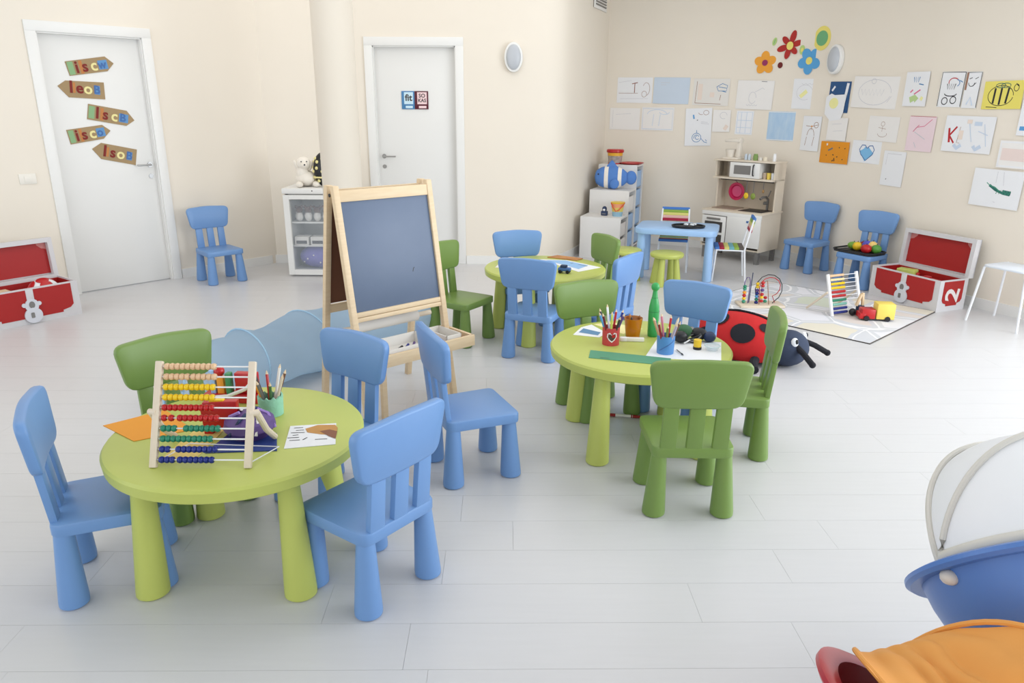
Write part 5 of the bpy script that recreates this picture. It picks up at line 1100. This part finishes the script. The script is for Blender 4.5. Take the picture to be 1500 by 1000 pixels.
MB().lathe([(0, 0), (.025, 0), (.036, .022), (.033, .022), (.022, .004), (0, .004)], 28).build('dish_body', mat('clear_dish', (222, 234, 240), .05, alpha=.3), t); MB().tube([(.0355 * math.cos(k * PI / 14), .0355 * math.sin(k * PI / 14), .022) for k in range(28)], .0018, 6, True).build('dish_rim', mat('dish_rim', (205, 226, 232), .2), t)
t = T('paint_brush', 'thin dark brush lying on the white sheet', 'brush', (.765, 3.20, ZT + .001), -80)
MB().cyl((-.03, 0, .004), (.03, 0, .004), .0025, n=8).build('brush_handle', GREYM, t); MB().cyl((.03, 0, .004), (.05, 0, .004), .004, .001, n=8).build('bristles', BLACK, t)
t = T('marker_pen', 'red and white marker pen lying under the middle table', 'marker', (.59, 3.57, .0), -10)
MB().cyl((-.045, 0, .008), (.045, 0, .008), .0078, n=14).build('pen_barrel', PAPERW, t); MB().cyl((.045, 0, .008), (.085, 0, .008), .0082, .007, n=14).build('pen_cap', mat('pen_red', (160, 26, 28), .4), t); MB().cyl((-.085, 0, .008), (-.045, 0, .008), .008, .0082, n=14).build('pen_end', MC['pen_red'], t); MB().cyl((.036, 0, .008), (.042, 0, .008), .0084, n=14).build('pen_ring', MC['pen_red'], t)

# ------------------------------------------------------------------ things on the far table
t = quadsheet('blue_picture', 'white sheet with a pale blue picture on the far table', 'paper', [(.20, 5.36), (.40, 5.33), (.62, 5.08), (.45, 4.93)], PAPER, ZT, .001)
flatpoly(t, mat('pale_blue_wash', (150, 190, 232), .7), [(-.17, .15), (-.03, .14), (.12, -.03), (.04, -.16)], .0016)
flatmark(t, DARK, [[(.0, .03), (.02, .05)], [(.05, .0), (.11, -.06)]], .008, .002)
quadsheet('orange_picture', 'orange and brown card at the back of the far table', 'card', [(.26, 5.43), (.34, 5.50), (.52, 5.38), (.47, 5.31)], mat('orange_brown_card', (226, 170, 96), .6, .4, 9, c2=(140, 60, 30)), ZT, .006)
quadsheet('pale_picture', 'small pale sheet at the left edge of the far table', 'paper', [(-.12, 5.06), (-.10, 5.18), (0, 5.16), (-.02, 5.04)], PAPERW, ZT, .001)
t = T('toy_car', 'navy blue toy car on the far lime table', 'toy car', (.352, 4.895, ZT), -20)
MB().box((0, 0, .026), (.085, .045, .024), bev=.007).build('car_body', SDB, t); MB().box((-.005, 0, .045), (.045, .038, .02), bev=.006).build('car_roof', NAVY, t)
for x in (-.026, .026):
    for y in (-1, 1): MB().cyl((x, y * .017, .012), (x, y * .025, .012), .012, n=14).build('wheel', BLACK, t)

# ------------------------------------------------------------------ swivel egg chairs at the bottom right
def egg(base, Cc, phi, psi, r, mshell, mhood, label, rough, a0, a1, nrib, hoodR, wr, nsc=1.0, scal=.05):
    phi = math.radians(phi); psi = math.radians(psi)
    e1 = Vector((math.cos(psi), math.sin(psi), 0)); e2 = Vector((-math.sin(psi) * math.cos(phi), math.cos(psi) * math.cos(phi), -math.sin(phi))); n = e1.cross(e2)
    if n.z < 0: n = -n
    t = T('egg_swivel_seat', label, 'seat', (base[0], base[1], 0), 0, 'egg swivel seats')
    c = Vector(Cc) - Vector((base[0], base[1], 0))
    M = Matrix(((e1.x, e2.x, n.x, c.x), (e1.y, e2.y, n.y, c.y), (e1.z, e2.z, n.z, c.z), (0, 0, 0, 1)))
    prof = [(0, -.31), (.08, -.305), (.15, -.28), (.21, -.22), (.255, -.14), (.285, -.06), (.297, -.006), (.325, -.008), (.335, .0), (.335, .01), (.322, .016), (.29, .012), (.278, -.06), (.245, -.14), (.2, -.21), (.14, -.265), (.07, -.29), (0, -.295)]
    MB().lathe([(a * r / .31, b) for a, b in prof], 64, M).build('shell', mshell, t)
    def hp_(u, v, k=hoodR):
        al = math.radians(a0 + (a1 - a0) * v); th = .03 + (PI - .06) * u
        sc = 1 - scal * abs(math.sin(v * nrib * PI)) ** .7 * math.sin(th) + wr * (1.6 * abs(math.sin(9 * v * PI + 2.2 * math.sin(4 * u))) - .8 + .7 * math.sin(19 * u + 11 * v) + .4 * math.sin(37 * u - 23 * v)) * math.sin(th) ** 1.2
        return M @ Vector((k * math.cos(th) * -1, -k * sc * math.sin(th) * math.cos(al), k * sc * nsc * math.sin(th) * math.sin(al) + .012))
    MB().grid(hp_, 72, 96).build('hood', mhood, t, ang=80)
    RM = mat('hood_rib', (212, 208, 200), .5) if wr < .01 else mhood
    for k in range(nrib + 1):
        al = math.radians(a0 + (a1 - a0) * k / nrib)
        pts = [M @ Vector((-hoodR * 1.012 * math.cos(th), -hoodR * 1.012 * math.sin(th) * math.cos(al), hoodR * 1.012 * nsc * math.sin(th) * math.sin(al) + .014)) for th in [.03 + (PI - .06) * j / 36 for j in range(37)]]
        MB().tube(pts, .008 if wr < .01 else .006, 8).build('hood_rib', RM, t)
    if wr < .01:
        al = math.radians(5)
        MB().tube([M @ Vector((-hoodR * .99 * math.cos(th), -hoodR * .99 * math.sin(th) * math.cos(al), .03)) for th in [.06 + (PI - .12) * j / 36 for j in range(37)]], .019, 12).build('hood_roll', RM, t)
    for s in ((-1, 1) if wr < .01 else ()):
        p = M @ Vector((s * .292 * r / .31, -.05, -.022)); MB().ball(p, (.022, .022, .018), 14, 8).build('hood_hinge', mat('hinge_plastic', (214, 208, 200), .4), t)
    low = M @ Vector((0, 0, -.30))
    MB().lathe([(0, 0), (.20, 0), (.21, .008), (.20, .02), (.05, .04), (.04, max(.06, low.z + .02)), (0, max(.06, low.z + .02))], 40, Matrix.Translation((low.x, low.y, 0))).build('swivel_base', WHITE, t)
    return t
egg((1.34, 1.56), (1.34, 1.56, .46), 48, 0, .31, mat('shell_blue', (84, 126, 196), .35), mat('hood_white', (236, 237, 240), .55, .03, 10), 'blue egg swivel seat with a white hood at the right edge', 0, 3, 104, 2, .274, 0, 1.32, .06)
egg((.885, 1.10), (.885, 1.10, .30), 35, -80, .31, mat('shell_red', (176, 34, 46), .3), mat('hood_orange', (234, 162, 78), .65, .14, 9, .25), 'red egg swivel seat with a crumpled orange hood in the near corner', 0, 12, 168, 2, .285, .042, 1.12, .5)
